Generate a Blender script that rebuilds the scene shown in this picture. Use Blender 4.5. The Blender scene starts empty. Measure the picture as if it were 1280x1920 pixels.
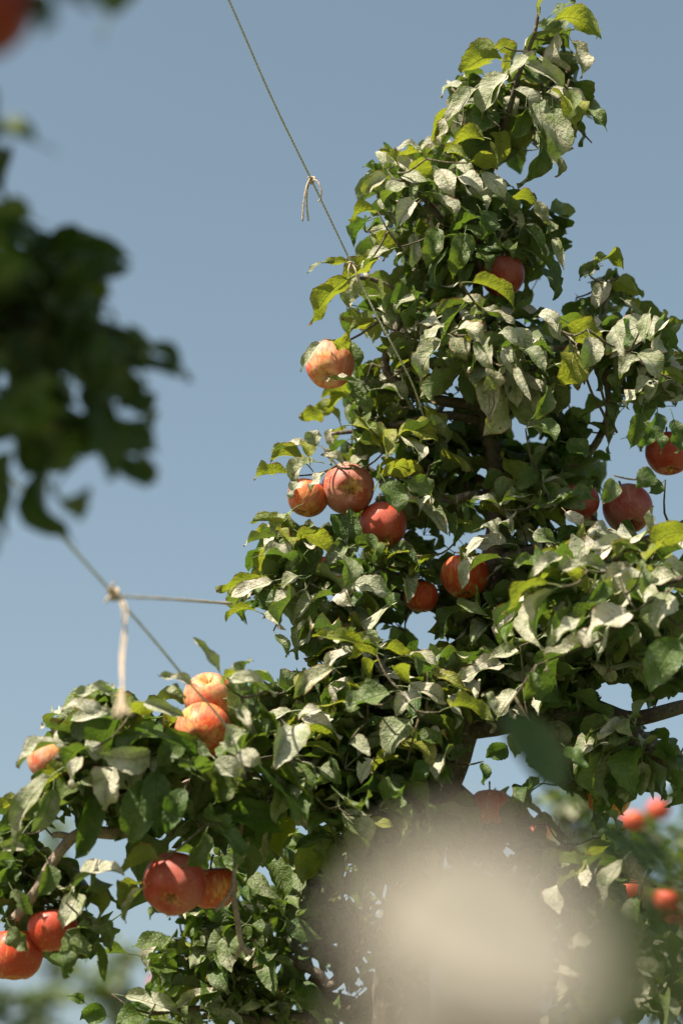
import bpy, math, random
import numpy as np
from mathutils import Vector, Matrix, noise
from bpy_extras.object_utils import world_to_camera_view

R = random.Random(11)
RN = np.random.default_rng(11)
scn = bpy.context.scene
COL = scn.collection

# ------------------------------------------------------------------ camera
PITCH = math.radians(19.0)
FPX = 85 / 36 * 1920                      # focal length in pixels of the 1280 x 1920 photograph
CAM = np.array([0.0, 0.0, 1.6])
FW = np.array([0, math.cos(PITCH), math.sin(PITCH)])
UP = np.array([0, -math.sin(PITCH), math.cos(PITCH)])
RT = np.array([1.0, 0, 0])
cd = bpy.data.cameras.new('camera')
cam = bpy.data.objects.new('camera', cd); COL.objects.link(cam)
cam.location = CAM; cam.rotation_euler = (math.pi / 2 + PITCH, 0, 0)
cd.sensor_fit = 'VERTICAL'; cd.sensor_height = 36; cd.sensor_width = 24; cd.lens = 85
cd.clip_start = 0.05; cd.clip_end = 6000
cd.dof.use_dof = True; cd.dof.focus_distance = 3.72; cd.dof.aperture_fstop = 2.2
scn.camera = cam

# ------------------------------------------------------------------ sky and sun
SUN = Vector((-0.46, -0.34, 0.82)).normalized()
world = bpy.data.worlds.new('World'); scn.world = world; world.use_nodes = True
wn = world.node_tree.nodes; wl = world.node_tree.links; wn.clear()
sky = wn.new('ShaderNodeTexSky'); sky.sky_type = 'NISHITA'; sky.sun_disc = False
sky.sun_elevation = math.asin(SUN.z); sky.sun_rotation = math.atan2(SUN.x, SUN.y)
sky.air_density = 1.0; sky.dust_density = 4.0; sky.ozone_density = 0.35; sky.altitude = 200
hs = wn.new('ShaderNodeHueSaturation'); hs.inputs['Saturation'].default_value = 0.80; hs.inputs['Hue'].default_value = 0.474
bg = wn.new('ShaderNodeBackground'); bg.inputs[1].default_value = 0.065
wo = wn.new('ShaderNodeOutputWorld')
wl.new(sky.outputs[0], hs.inputs['Color']); wl.new(hs.outputs[0], bg.inputs[0]); wl.new(bg.outputs[0], wo.inputs[0])
sl = bpy.data.lights.new('sun', 'SUN'); sl.energy = 5.0; sl.angle = math.radians(0.53); sl.color = (1.0, 0.91, 0.76)
so = bpy.data.objects.new('sun', sl); COL.objects.link(so)
so.rotation_euler = SUN.to_track_quat('Z', 'Y').to_euler()
vs = scn.view_settings
vs.view_transform = 'Standard'; vs.look = 'None'; vs.gamma = 1; vs.exposure = 1.22; vs.use_curve_mapping = False
scn.cycles.use_denoising = True
scn.cycles.max_bounces = 8; scn.cycles.transmission_bounces = 6; scn.cycles.transparent_max_bounces = 8

# ------------------------------------------------------------------ helpers
def P(x, y, d):
    return CAM + d * (FW + (x - 640) / FPX * RT - (y - 960) / FPX * UP)
def proj(p):
    q = np.asarray(p) - CAM
    d = q @ FW
    dd = np.where(d < 1e-3, 1e-3, d)
    return (q @ RT) / dd * FPX + 640, 960 - (q @ UP) / dd * FPX, d
def RD(x, y, d):
    return 3.62 - (3.62 - d) * 0.45 if (x < 560 and y > 1180 and d < 3.62) else d
def nrm(v):
    v = np.asarray(v, float); return v / max(1e-9, np.linalg.norm(v))

def tag(o, label=None, cat=None, group=None, kind=None):
    if label: o['label'] = label
    if cat: o['category'] = cat
    if group: o['group'] = group
    if kind: o['kind'] = kind
    return o
def empty(name, loc=(0, 0, 0)):
    o = bpy.data.objects.new(name, None); COL.objects.link(o); o.location = loc
    o.empty_display_size = 0.1
    return o
def mesh_np(name, V, F, uv=None, mats=(), mi=None, smooth=True):
    """V (n,3), F list/array of quads or tris (uniform width), uv per vertex"""
    me = bpy.data.meshes.new(name)
    F = np.asarray(F, dtype=np.int32); k = F.shape[1]
    me.vertices.add(len(V)); me.vertices.foreach_set('co', np.asarray(V, np.float32).ravel())
    me.loops.add(F.size); me.loops.foreach_set('vertex_index', F.ravel())
    me.polygons.add(len(F))
    me.polygons.foreach_set('loop_start', np.arange(0, F.size, k, dtype=np.int32))
    me.polygons.foreach_set('loop_total', np.full(len(F), k, dtype=np.int32))
    if mi is not None: me.polygons.foreach_set('material_index', np.asarray(mi, np.int32))
    me.polygons.foreach_set('use_smooth', np.full(len(F), smooth))
    for m in mats: me.materials.append(m)
    me.update(calc_edges=True)
    if uv is not None:
        l = me.uv_layers.new(name='UVMap'); l.data.foreach_set('uv', np.asarray(uv, np.float32)[F.ravel()].ravel())
    me.validate()
    return me
def link(name, me, parent=None, loc=None):
    o = bpy.data.objects.new(name, me); COL.objects.link(o)
    if parent is not None: o.parent = parent
    if loc is not None: o.location = loc
    return o

# ------------------------------------------------------------------ materials
class NT:
    def __init__(s, name):
        s.m = bpy.data.materials.new(name); s.m.use_nodes = True
        s.t = s.m.node_tree; s.t.nodes.clear()
    def n(s, ty, **kw):
        o = s.t.nodes.new(ty)
        for k, v in kw.items(): setattr(o, k, v)
        return o
    def set(s, sock, v):
        if hasattr(v, 'is_linked') or isinstance(v, bpy.types.NodeSocket): s.t.links.new(v, sock)
        elif isinstance(v, tuple) and len(v) == 3 and sock.type == 'RGBA': sock.default_value = (*v, 1)
        else: sock.default_value = v
    def math(s, op, a, b=None, c=None, clamp=False):
        o = s.n('ShaderNodeMath', operation=op, use_clamp=clamp); s.set(o.inputs[0], a)
        if b is not None: s.set(o.inputs[1], b)
        if c is not None: s.set(o.inputs[2], c)
        return o.outputs[0]
    def vmath(s, op, a, b=None, scale=None):
        o = s.n('ShaderNodeVectorMath', operation=op); s.set(o.inputs[0], a)
        if b is not None: s.set(o.inputs[1], b)
        if scale is not None: s.set(o.inputs['Scale'], scale)
        return o.outputs[0]
    def mix(s, f, a, b):
        o = s.n('ShaderNodeMix', data_type='RGBA'); s.set(o.inputs[0], f); s.set(o.inputs[6], a); s.set(o.inputs[7], b)
        return o.outputs[2]
    def noise(s, vec, scale, detail=2, rough=0.5):
        o = s.n('ShaderNodeTexNoise'); s.set(o.inputs['Vector'], vec); o.inputs['Scale'].default_value = scale
        o.inputs['Detail'].default_value = detail; o.inputs['Roughness'].default_value = rough
        return o.outputs[0]
    def ramp(s, f, lo, hi):
        o = s.n('ShaderNodeMapRange', interpolation_type='SMOOTHSTEP'); s.set(o.inputs[0], f)
        s.set(o.inputs[1], lo); s.set(o.inputs[2], hi)
        return o.outputs[0]
    def bump(s, h, dist, strength=1.0):
        o = s.n('ShaderNodeBump'); s.set(o.inputs['Height'], h); o.inputs['Distance'].default_value = dist
        o.inputs['Strength'].default_value = strength
        return o.outputs[0]
    def out(s, sh):
        o = s.n('ShaderNodeOutputMaterial'); s.t.links.new(sh, o.inputs[0]); return s.m

def leaf_material(name, dust, base_a, base_b, yellow=0.0, brown=0.0, trans=0.38, gloss=0.5, dcol=((0.64, 0.57, 0.48), (0.52, 0.52, 0.42))):
    k = NT(name)
    geo = k.n('ShaderNodeNewGeometry'); oi = k.n('ShaderNodeObjectInfo'); tc = k.n('ShaderNodeTexCoord')
    uv = k.n('ShaderNodeUVMap').outputs[0]
    rnd = k.math('FRACT', k.math('ADD', geo.outputs['Random Per Island'], oi.outputs['Random']))
    rnd2 = k.math('FRACT', k.math('MULTIPLY', rnd, 17.31))
    rnd3 = k.math('FRACT', k.math('MULTIPLY', rnd, 91.7))
    off = k.n('ShaderNodeCombineXYZ'); k.set(off.inputs[0], k.math('MULTIPLY', rnd, 57)); k.set(off.inputs[1], k.math('MULTIPLY', rnd2, 31))
    vec = k.vmath('ADD', tc.outputs['Object'], off.outputs[0])
    sx = k.n('ShaderNodeSeparateXYZ'); k.set(sx.inputs[0], uv)
    u = sx.outputs[0]; s_ = k.math('ABSOLUTE', k.math('MULTIPLY_ADD', sx.outputs[1], 2, -1))      # 0 midrib .. 1 edge
    # veins: midrib and chevron side veins
    midrib = k.math('SUBTRACT', 1, k.ramp(s_, 0.0, 0.055))
    ph = k.math('MULTIPLY', k.math('SUBTRACT', u, k.math('MULTIPLY', s_, 0.22)), 8.5)
    tri = k.math('ABSOLUTE', k.math('SUBTRACT', k.math('FRACT', ph), 0.5))                       # 0 at vein
    side = k.math('MULTIPLY', k.math('SUBTRACT', 1, k.ramp(tri, 0.0, 0.09)), k.math('SUBTRACT', 1, k.math('MULTIPLY', s_, 0.6)))
    vein = k.math('MAXIMUM', midrib, k.math('MULTIPLY', side, 0.7))
    n_big = k.noise(vec, 34, 3, 0.6); n_fine = k.noise(vec, 420, 3, 0.7); n_mid = k.noise(vec, 110, 3, 0.6)
    col = k.mix(rnd2, base_a, base_b)
    col = k.mix(k.math('MULTIPLY', k.ramp(n_mid, 0.35, 0.75), 0.5), col, tuple(c * 1.4 for c in base_b))
    col = k.mix(k.math('MULTIPLY', vein, 0.45), col, (0.22, 0.27, 0.08))
    if yellow:
        f = k.math('MULTIPLY', k.ramp(k.math('ADD', n_big, k.math('MULTIPLY', rnd3, 0.25)), 0.42, 0.72), yellow)
        col = k.mix(f, col, (0.24, 0.25, 0.03))
    # browned, curled margins and rusty spots
    edge = k.math('ADD', k.math('MAXIMUM', k.ramp(s_, 0.70, 1.02), k.ramp(u, 0.86, 1.0)), k.math('MULTIPLY', k.math('SUBTRACT', n_mid, 0.5), 1.7))
    eb = k.math('MULTIPLY', k.ramp(edge, 0.72, 1.0), k.math('ADD', brown, k.math('MULTIPLY', k.math('GREATER_THAN', rnd3, 0.72), 0.5)), clamp=True)
    spots = k.math('MULTIPLY', k.ramp(k.noise(vec, 210, 1), 0.70, 0.76), min(1, brown * 1.2 + 0.15))
    eb = k.math('MAXIMUM', eb, spots)
    # powdery residue settles on the upper side, patchy, thinner along the veins
    dn = k.math('ADD', k.math('MULTIPLY', n_big, 1.05), k.math('MULTIPLY', n_fine, 0.35))
    dn = k.math('ADD', dn, k.math('MULTIPLY', k.math('SUBTRACT', rnd3, 0.5), 0.22))
    dm = k.math('MULTIPLY', k.ramp(dn, 0.78 - 0.50 * dust, 1.22 - 0.32 * dust), min(0.92, 0.22 + dust * 0.62))
    dm = k.math('MULTIPLY', dm, k.math('SUBTRACT', 1, k.math('MULTIPLY', vein, 0.10)))
    back = geo.outputs['Backfacing']
    dmt = k.math('MULTIPLY', dm, k.math('SUBTRACT', 1, k.math('MULTIPLY', back, 0.86)))
    under = k.mix(0.40, col, (0.11, 0.15, 0.07))
    under = k.mix(k.math('MULTIPLY', vein, 0.5), under, (0.20, 0.24, 0.12))
    col2 = k.mix(back, col, under)
    dustc = k.mix(rnd2, *dcol)
    col2 = k.mix(dmt, col2, dustc)
    col2 = k.mix(eb, col2, (0.19, 0.065, 0.035))
    pb = k.n('ShaderNodeBsdfPrincipled'); k.set(pb.inputs['Base Color'], col2)
    k.set(pb.inputs['Roughness'], k.math('MULTIPLY_ADD', dmt, 0.35, gloss)); pb.inputs['Specular IOR Level'].default_value = 0.35
    h = k.math('ADD', k.math('MULTIPLY', vein, -0.45), k.math('MULTIPLY', n_mid, 1.3))
    h = k.math('ADD', h, k.math('MULTIPLY', n_fine, 0.25))
    nb = k.bump(h, 0.0030, 1.0); k.set(pb.inputs['Normal'], nb)
    tr = k.n('ShaderNodeBsdfTranslucent')
    tcol = k.mix(rnd2, (0.13, 0.26, 0.02), (0.21, 0.31, 0.025))
    if yellow: tcol = k.mix(yellow * 0.5, tcol, (0.46, 0.42, 0.02))
    tcol = k.mix(k.math('MULTIPLY', vein, 0.35), tcol, (0.30, 0.38, 0.10))
    tcol = k.mix(eb, tcol, (0.25, 0.07, 0.015))
    k.set(tr.inputs[0], tcol); k.set(tr.inputs['Normal'], nb)
    ms = k.n('ShaderNodeMixShader')
    k.set(ms.inputs[0], k.math('MULTIPLY', k.math('SUBTRACT', 1, k.math('MULTIPLY', dm, 0.62)), trans))
    k.t.links.new(pb.outputs[0], ms.inputs[1]); k.t.links.new(tr.outputs[0], ms.inputs[2])
    return k.out(ms.outputs[0])

M_DUSTY = leaf_material('leaf_dusty', 0.92, (0.075, 0.12, 0.025), (0.12, 0.15, 0.04), trans=0.28, brown=0.34)
M_MID = leaf_material('leaf_half_dusty', 0.5, (0.055, 0.10, 0.02), (0.09, 0.13, 0.028), trans=0.28)
M_GREEN = leaf_material('leaf_green', 0.15, (0.034, 0.075, 0.014), (0.065, 0.10, 0.018), trans=0.26, gloss=0.42)
M_YELLOW = leaf_material('leaf_yellowing', 0.15, (0.10, 0.16, 0.02), (0.17, 0.21, 0.025), yellow=0.85, brown=0.5, trans=0.42)
M_BROWN = leaf_material('leaf_browning', 0.8, (0.08, 0.11, 0.03), (0.13, 0.13, 0.04), yellow=0.3, brown=0.95, trans=0.3)
M_PALE = leaf_material('leaf_powdered', 1.35, (0.20, 0.17, 0.10), (0.24, 0.20, 0.12), trans=0.08, dcol=((0.275, 0.252, 0.215), (0.26, 0.24, 0.20)))
M_DARK = leaf_material('leaf_dark', 0.10, (0.018, 0.042, 0.012), (0.030, 0.056, 0.014), trans=0.12, gloss=0.4)  # greens darkened so near leaves look shaded: shade put into the colour
LM = {'P': 5, 'K': 6, 'D': 0, 'M': 1, 'G': 2, 'Y': 3, 'B': 4}
LMATS = [M_DUSTY, M_MID, M_GREEN, M_YELLOW, M_BROWN, M_PALE, M_DARK]

def bark_material(name, a, b, scale=1.0):
    k = NT(name); tc = k.n('ShaderNodeTexCoord').outputs['Object']
    n1 = k.noise(tc, 22 * scale, 5, 0.65); n2 = k.noise(tc, 150 * scale, 4, 0.7)
    st = k.vmath('MULTIPLY', tc, (1, 1, 0.25)); n3 = k.noise(st, 90 * scale, 3, 0.6)
    col = k.mix(k.ramp(n1, 0.35, 0.68), a, b)
    col = k.mix(k.math('MULTIPLY', k.ramp(n2, 0.45, 0.7), 0.55), col, tuple(c * 0.35 for c in a))
    col = k.mix(k.math('MULTIPLY', k.ramp(k.noise(tc, 60 * scale, 2), 0.6, 0.7), 0.5), col, (0.33, 0.31, 0.24))
    pb = k.n('ShaderNodeBsdfPrincipled'); k.set(pb.inputs['Base Color'], col); pb.inputs['Roughness'].default_value = 0.9
    k.set(pb.inputs['Normal'], k.bump(k.math('ADD', n3, k.math('MULTIPLY', n2, 0.6)), 0.006, 0.9))
    return k.out(pb.outputs[0])
M_BARK = bark_material('apple_bark', (0.075, 0.055, 0.042), (0.14, 0.115, 0.09))
M_TWIG = bark_material('twig_bark', (0.07, 0.055, 0.03), (0.14, 0.11, 0.06), 2.0)
M_DEAD = bark_material('dead_twig_bark', (0.26, 0.19, 0.15), (0.42, 0.31, 0.25), 2.5)

def apple_material():
    k = NT('apple_skin'); tc = k.n('ShaderNodeTexCoord').outputs['Object']; oi = k.n('ShaderNodeObjectInfo')
    oc = k.n('ShaderNodeSeparateColor'); k.set(oc.inputs[0], oi.outputs['Color'])
    redness, bloom, warm = oc.outputs[0], oc.outputs[1], oc.outputs[2]
    off = k.vmath('SCALE', (1.0, 2.0, 3.0), scale=k.math('MULTIPLY', oi.outputs['Random'], 9))
    vec = k.vmath('ADD', tc, off)
    sv = k.vmath('ADD', k.vmath('MULTIPLY', tc, (1, 1, 0.10)), off)
    streak = k.noise(sv, 170, 4, 0.65); big = k.noise(vec, 22, 2, 0.5)
    sx = k.n('ShaderNodeSeparateXYZ'); k.set(sx.inputs[0], tc)
    rr = k.math('SQRT', k.math('ADD', k.math('POWER', sx.outputs[0], 2), k.math('POWER', sx.outputs[1], 2)))
    cav = k.math('SUBTRACT', 1, k.ramp(rr, 0.004, 0.024))
    f = k.math('ADD', k.math('MULTIPLY', streak, 1.5), k.math('MULTIPLY', big, 0.8)); f = k.math('SUBTRACT', f, 0.40)
    f = k.math('ADD', f, k.math('SUBTRACT', redness, 0.75)); f = k.math('SUBTRACT', f, k.math('MULTIPLY', cav, 0.30))
    ro = k.ramp(f, 0.36, 0.80)
    yel = k.mix(warm, (0.55, 0.33, 0.06), (0.62, 0.27, 0.05))
    red = k.mix(warm, (0.20, 0.012, 0.009), (0.60, 0.060, 0.012))
    col = k.mix(ro, yel, red)
    vo = k.n('ShaderNodeTexVoronoi'); k.set(vo.inputs['Vector'], vec); vo.inputs['Scale'].default_value = 290
    dots = k.math('MULTIPLY', k.math('SUBTRACT', 1, k.ramp(vo.outputs['Distance'], 0.12, 0.30)), k.ramp(k.noise(vec, 90, 1), 0.40, 0.6))
    fine = k.noise(vec, 900, 2, 0.7)
    bl = k.math('MULTIPLY', k.ramp(k.math('ADD', k.math('MULTIPLY', k.noise(vec, 30, 3), 0.7), k.math('MULTIPLY', fine, 0.45)), 0.38, 0.72), bloom)
    bl = k.math('MULTIPLY', bl, 1.5, clamp=True)
    col = k.mix(bl, col, k.mix(0.55, col, (0.62, 0.42, 0.36)))
    col = k.mix(k.math('MULTIPLY', dots, 0.45), col, (0.55, 0.34, 0.26))
    pb = k.n('ShaderNodeBsdfPrincipled'); k.set(pb.inputs['Base Color'], col)
    k.set(pb.inputs['Roughness'], k.math('MULTIPLY_ADD', bloom, 0.45, 0.34)); pb.inputs['Specular IOR Level'].default_value = 0.28
    pb.inputs['Subsurface Weight'].default_value = 0.08; pb.inputs['Subsurface Radius'].default_value = (1, 0.35, 0.15); pb.inputs['Subsurface Scale'].default_value = 0.006
    k.set(pb.inputs['Normal'], k.bump(k.math('ADD', k.noise(vec, 60, 2), k.math('MULTIPLY', fine, 0.08)), 0.0018, 0.6))
    return k.out(pb.outputs[0])
M_APPLE = apple_material()

def simple_mat(name, a, b, scale, rough=0.8, bump=0.001, metal=0.0):
    k = NT(name); tc = k.n('ShaderNodeTexCoord').outputs['Object']
    n1 = k.noise(tc, scale, 4, 0.6)
    pb = k.n('ShaderNodeBsdfPrincipled'); k.set(pb.inputs['Base Color'], k.mix(k.ramp(n1, 0.3, 0.7), a, b))
    pb.inputs['Roughness'].default_value = rough; pb.inputs['Metallic'].default_value = metal
    k.set(pb.inputs['Normal'], k.bump(n1, bump, 0.7))
    return k.out(pb.outputs[0])
M_CALYX = simple_mat('dry_calyx', (0.05, 0.04, 0.02), (0.16, 0.15, 0.08), 300)
M_STEM = simple_mat('green_stem', (0.16, 0.20, 0.06), (0.22, 0.16, 0.08), 60)
M_TWINE = simple_mat('pale_twine', (0.50, 0.40, 0.29), (0.34, 0.26, 0.18), 260, 0.9, 0.002)
M_WIRE = simple_mat('weathered_wire', (0.30, 0.29, 0.24), (0.46, 0.43, 0.34), 180, 0.65, 0.0008)
M_GRASS = simple_mat('orchard_grass', (0.05, 0.085, 0.02), (0.12, 0.12, 0.05), 3, 0.95, 0.02)

# ------------------------------------------------------------------ leaf shapes
def leaf_shape(rr, nt=14, ns=4, L=0.075, petiole=True, flat=False):
    W = L * rr.uniform(0.26, 0.345)
    fold = rr.uniform(0.10, 0.95); droop = rr.uniform(0.15, 1.8); twist = rr.uniform(-1.2, 1.2)
    rip = rr.uniform(0.15, 0.50) * W; rf = rr.uniform(7, 13); ph = [rr.uniform(0, 6.28), rr.uniform(0, 6.28)]
    side_bend = rr.uniform(-0.35, 0.35); skew = rr.uniform(-0.12, 0.12); edge_roll = rr.uniform(-0.7, 0.5)
    if flat: fold, droop, twist, rip, edge_roll = 0.08, 0.25, 0.05, 0.06 * W, 0.0
    V, UVs, F = [], [], []
    th = 0.25; yaw = 0.0; pos = np.zeros(3)
    PL = L * rr.uniform(0.22, 0.38)
    pet = [pos.copy()]
    for i in range(3):
        pos = pos + PL / 3 * np.array([math.cos(0.55 - 0.12 * i), 0, math.sin(0.55 - 0.12 * i)]); pet.append(pos.copy())
    base = pos.copy()
    for i in range(nt + 1):
        t = i / nt
        ang = th - droop * (t ** 1.35)
        yaw = side_bend * t * t
        T = np.array([math.cos(ang) * math.cos(yaw), math.sin(yaw), math.sin(ang) * math.cos(yaw)])
        if i: pos = pos + T * L / nt
        N = np.array([-math.sin(ang), 0, math.cos(ang)]); B = np.cross(N, T); B /= np.linalg.norm(B); N = np.cross(T, B)
        tw = twist * t
        B2 = B * math.cos(tw) + N * math.sin(tw); N2 = np.cross(T, B2)
        w = W * (math.sin(math.pi * min(1, t ** 0.82)) ** 0.72) * (1.0 - 0.16 * t) if 0 < t < 1 else 0.0
        if t > 0.80: w *= 1 - 0.62 * ((t - 0.80) / 0.2) ** 0.8
        w = max(w, 0.0006)
        ser = 1 + (0.035 if i % 2 else -0.03)
        for j in range(-ns // 2, ns // 2 + 1):
            s = j / (ns / 2); sg = 0 if s >= 0 else 1
            ww = w * (1 + skew * (1 if s > 0 else -1)) * (ser if abs(s) == 1 else 1)
            a = fold * (1 if s >= 0 else 1)
            lift = abs(s) * math.sin(a) - edge_roll * (s * s) * 0.35
            v = pos + B2 * (s * ww * math.cos(a * 0.8)) + N2 * (ww * lift) + N2 * rip * (s * s) * math.sin(rf * t + ph[sg]) * (0.3 + t)
            V.append(v); UVs.append((t, 0.5 + 0.5 * s * 0.995))
    m = ns + 1
    for i in range(nt):
        for j in range(ns):
            a = i * m + j; F.append((a, a + m, a + m + 1, a + 1))
    if not flat and nt > 8 and rr.random() < 0.22:                # a torn or eaten margin
        q0 = rr.randrange(3, nt - 3); sd = rr.choice((0, ns - 1))
        cut = {q0 * ns + sd} | ({(q0 + 1) * ns + sd} if rr.random() < .5 else set()) | ({rr.randrange(3, nt - 2) * ns + rr.choice((0, ns - 1))} if rr.random() < .4 else set())
        F = [f for k_, f in enumerate(F) if k_ not in cut]
    blade = len(V)
    if petiole:
        r = 0.0011
        rings = []
        for i, p in enumerate(pet):
            idx = []
            for q in range(3):
                an = q * 2.094; idx.append(len(V)); V.append(p + r * np.array([-math.sin(an) * 0.4, math.cos(an), math.sin(an)])); UVs.append((0.02, 0.5))
            rings.append(idx)
        for i in range(3):
            for q in range(3):
                F.append((rings[i][q], rings[i + 1][q], rings[i + 1][(q + 1) % 3], rings[i][(q + 1) % 3]))
    V = np.array(V)
    mid = V[:blade].reshape(nt + 1, m, 3)
    tip = mid[-1, ns // 2]
    # chord frame of the blade
    X = nrm(tip - base); q = mid[nt // 2]; side = nrm(q[-1] - q[0]); side = nrm(side - X * (side @ X)); Z = np.cross(X, side)
    if Z[2] < 0: side = -side; Z = -Z
    return dict(V=V, F=np.array(F), uv=np.array(UVs), base=base, tip=tip, X=X, Y=side, Z=Z, chord=np.linalg.norm(tip - base), W=2 * W)
NV = 26
_rr = random.Random(5)
VAR = [leaf_shape(_rr) for _ in range(NV)]
VAR.append(leaf_shape(_rr, flat=True))                       # flat one, asked for by number only
_rr = random.Random(9)
VLO = [leaf_shape(_rr, nt=5, ns=2, petiole=False) for _ in range(8)]
LEAF_ME = {}
def leaf_mesh(v, m):
    if (v, m) not in LEAF_ME:
        s = VAR[v]; LEAF_ME[v, m] = mesh_np('leaf', s['V'], s['F'], s['uv'], [LMATS[m]])
    return LEAF_ME[v, m]

class Leaf:
    __slots__ = ('v', 'm', 'A', 'b', 'mid', 'tip', 'hero')
    def __init__(s, v, m, A, b, hero=False, lib=VAR):
        s.v, s.m, s.A, s.b, s.hero = v, m, A, b, hero
        sh = lib[v]; s.mid = A @ ((sh['base'] + sh['tip']) / 2) + b; s.tip = A @ sh['tip'] + b
def place_hero(base, tip, normal, width, m, v=None):
    """a leaf whose blade runs from base to tip (world), its upper side towards normal"""
    v = R.randrange(NV) if v is None else v
    s = VAR[v]; X = nrm(tip - base); N = np.asarray(normal, float); N = nrm(N - X * (N @ X)); Y = np.cross(N, X)
    sc = np.linalg.norm(tip - base) / s['chord']; sy = max(0.45, min(1.9, width / (s['W'] * sc))) * sc
    Bv = np.stack([s['X'], s['Y'], s['Z']], 1)
    Wd = np.stack([X * sc, Y * sy, N * (0.5 * sc + 0.5 * sy)], 1)
    A = Wd @ np.linalg.inv(Bv)
    return Leaf(v, m, A, base - A @ s['base'], True)
def place_leaf(at, direction, normal, scale, m, lib=VAR):
    v = R.randrange(NV if lib is VAR else len(lib))
    X = nrm(direction); N = np.asarray(normal, float); N = nrm(N - X * (N @ X)); Y = np.cross(N, X)
    sy = scale * R.uniform(0.88, 1.18)
    return Leaf(v, m, np.stack([X * scale, Y * sy, N * scale], 1), np.asarray(at, float), False, lib)

def join_leaves(name, leaves, mats=LMATS, lib=VAR, origin=None):
    Vs, Fs, Us, Ms = [], [], [], []; off = 0
    o = np.zeros(3) if origin is None else np.asarray(origin)
    for l in leaves:
        s = lib[l.v]; Vs.append(s['V'] @ l.A.T + l.b - o); Fs.append(s['F'] + off); Us.append(s['uv']); Ms.append(np.full(len(s['F']), l.m)); off += len(s['V'])
    return mesh_np(name, np.concatenate(Vs), np.concatenate(Fs), np.concatenate(Us), mats, np.concatenate(Ms))

# ------------------------------------------------------------------ tubes
def catmull(pts, n=8):
    pts = [np.asarray(p, float) for p in pts]; out = []
    for i in range(len(pts) - 1):
        p0 = pts[max(0, i - 1)]; p1 = pts[i]; p2 = pts[i + 1]; p3 = pts[min(len(pts) - 1, i + 2)]
        for k in range(n):
            t = k / n
            out.append(0.5 * ((2 * p1) + (-p0 + p2) * t + (2 * p0 - 5 * p1 + 4 * p2 - p3) * t * t + (-p0 + 3 * p1 - 3 * p2 + p3) * t ** 3))
    out.append(pts[-1]); return np.array(out)
def tube(pts, rad, sides=10, rough=0.0, seed=0, cap=True):
    pts = np.asarray(pts); n = len(pts); rad = np.broadcast_to(np.asarray(rad, float), (n,))
    V, F, uv = [], [], []
    T0 = nrm(pts[1] - pts[0]); ref = np.array([0.0, 0, 1]) if abs(T0[2]) < 0.9 else np.array([1.0, 0, 0])
    B = nrm(np.cross(T0, ref))
    L = 0
    for i in range(n):
        T = nrm(pts[min(n - 1, i + 1)] - pts[max(0, i - 1)])
        B = nrm(B - T * (B @ T)); N = np.cross(T, B)
        if i: L += np.linalg.norm(pts[i] - pts[i - 1])
        for q in range(sides):
            a = 2 * math.pi * q / sides; dirn = B * math.cos(a) + N * math.sin(a); r = rad[i]
            if rough:
                pn = pts[i] + dirn * r
                r *= 1 + rough * (noise.noise(Vector(pn * 9 + seed)) * 1.2 + noise.noise(Vector(pn * 38 + seed)) * 0.5)
            V.append(pts[i] + dirn * r); uv.append((L, q / sides))
    for i in range(n - 1):
        for q in range(sides):
            a = i * sides + q; b = i * sides + (q + 1) % sides; F.append((a, b, b + sides, a + sides))
    if cap:
        for e, i in ((0, 0), (1, n - 1)):
            c = len(V); V.append(pts[i]); uv.append((0, 0))
            for q in range(sides):
                a = i * sides + q; b = i * sides + (q + 1) % sides
                F.append((c, b, a, c) if not e else (c, a, b, c))
    return V, F, uv
def tube_mesh(name, tubes, mat):
    """tubes: list of (V,F,uv)"""
    V, F = [], []
    me = bpy.data.meshes.new(name)
    for v, f, u in tubes:
        o = len(V); V += [tuple(p) for p in v]
        F += [tuple(i + o for i in (q[:3] if q[0] == q[3] else q)) for q in f]
    me.from_pydata(V, [], F); me.update(); me.materials.append(mat)
    me.polygons.foreach_set('use_smooth', [True] * len(me.polygons))
    return me

# ------------------------------------------------------------------ ground
def build_ground():
    n = 64; V = []; F = []
    xs = [math.copysign(abs(i / 32) ** 3 * 2500, i) for i in range(-32, 33)]
    for y in xs:
        for x in xs:
            z = noise.noise(Vector((x * 0.8, y * 0.8, 0))) * 0.04 if abs(x) < 30 and abs(y) < 30 else 0
            V.append((x, y, z))
    for i in range(n):
        for j in range(n):
            a = i * 65 + j; F.append((a, a + 1, a + 66, a + 65))
    tag(link('ground', mesh_np('ground', V, F, None, [M_GRASS])), kind='structure')
build_ground()

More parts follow.
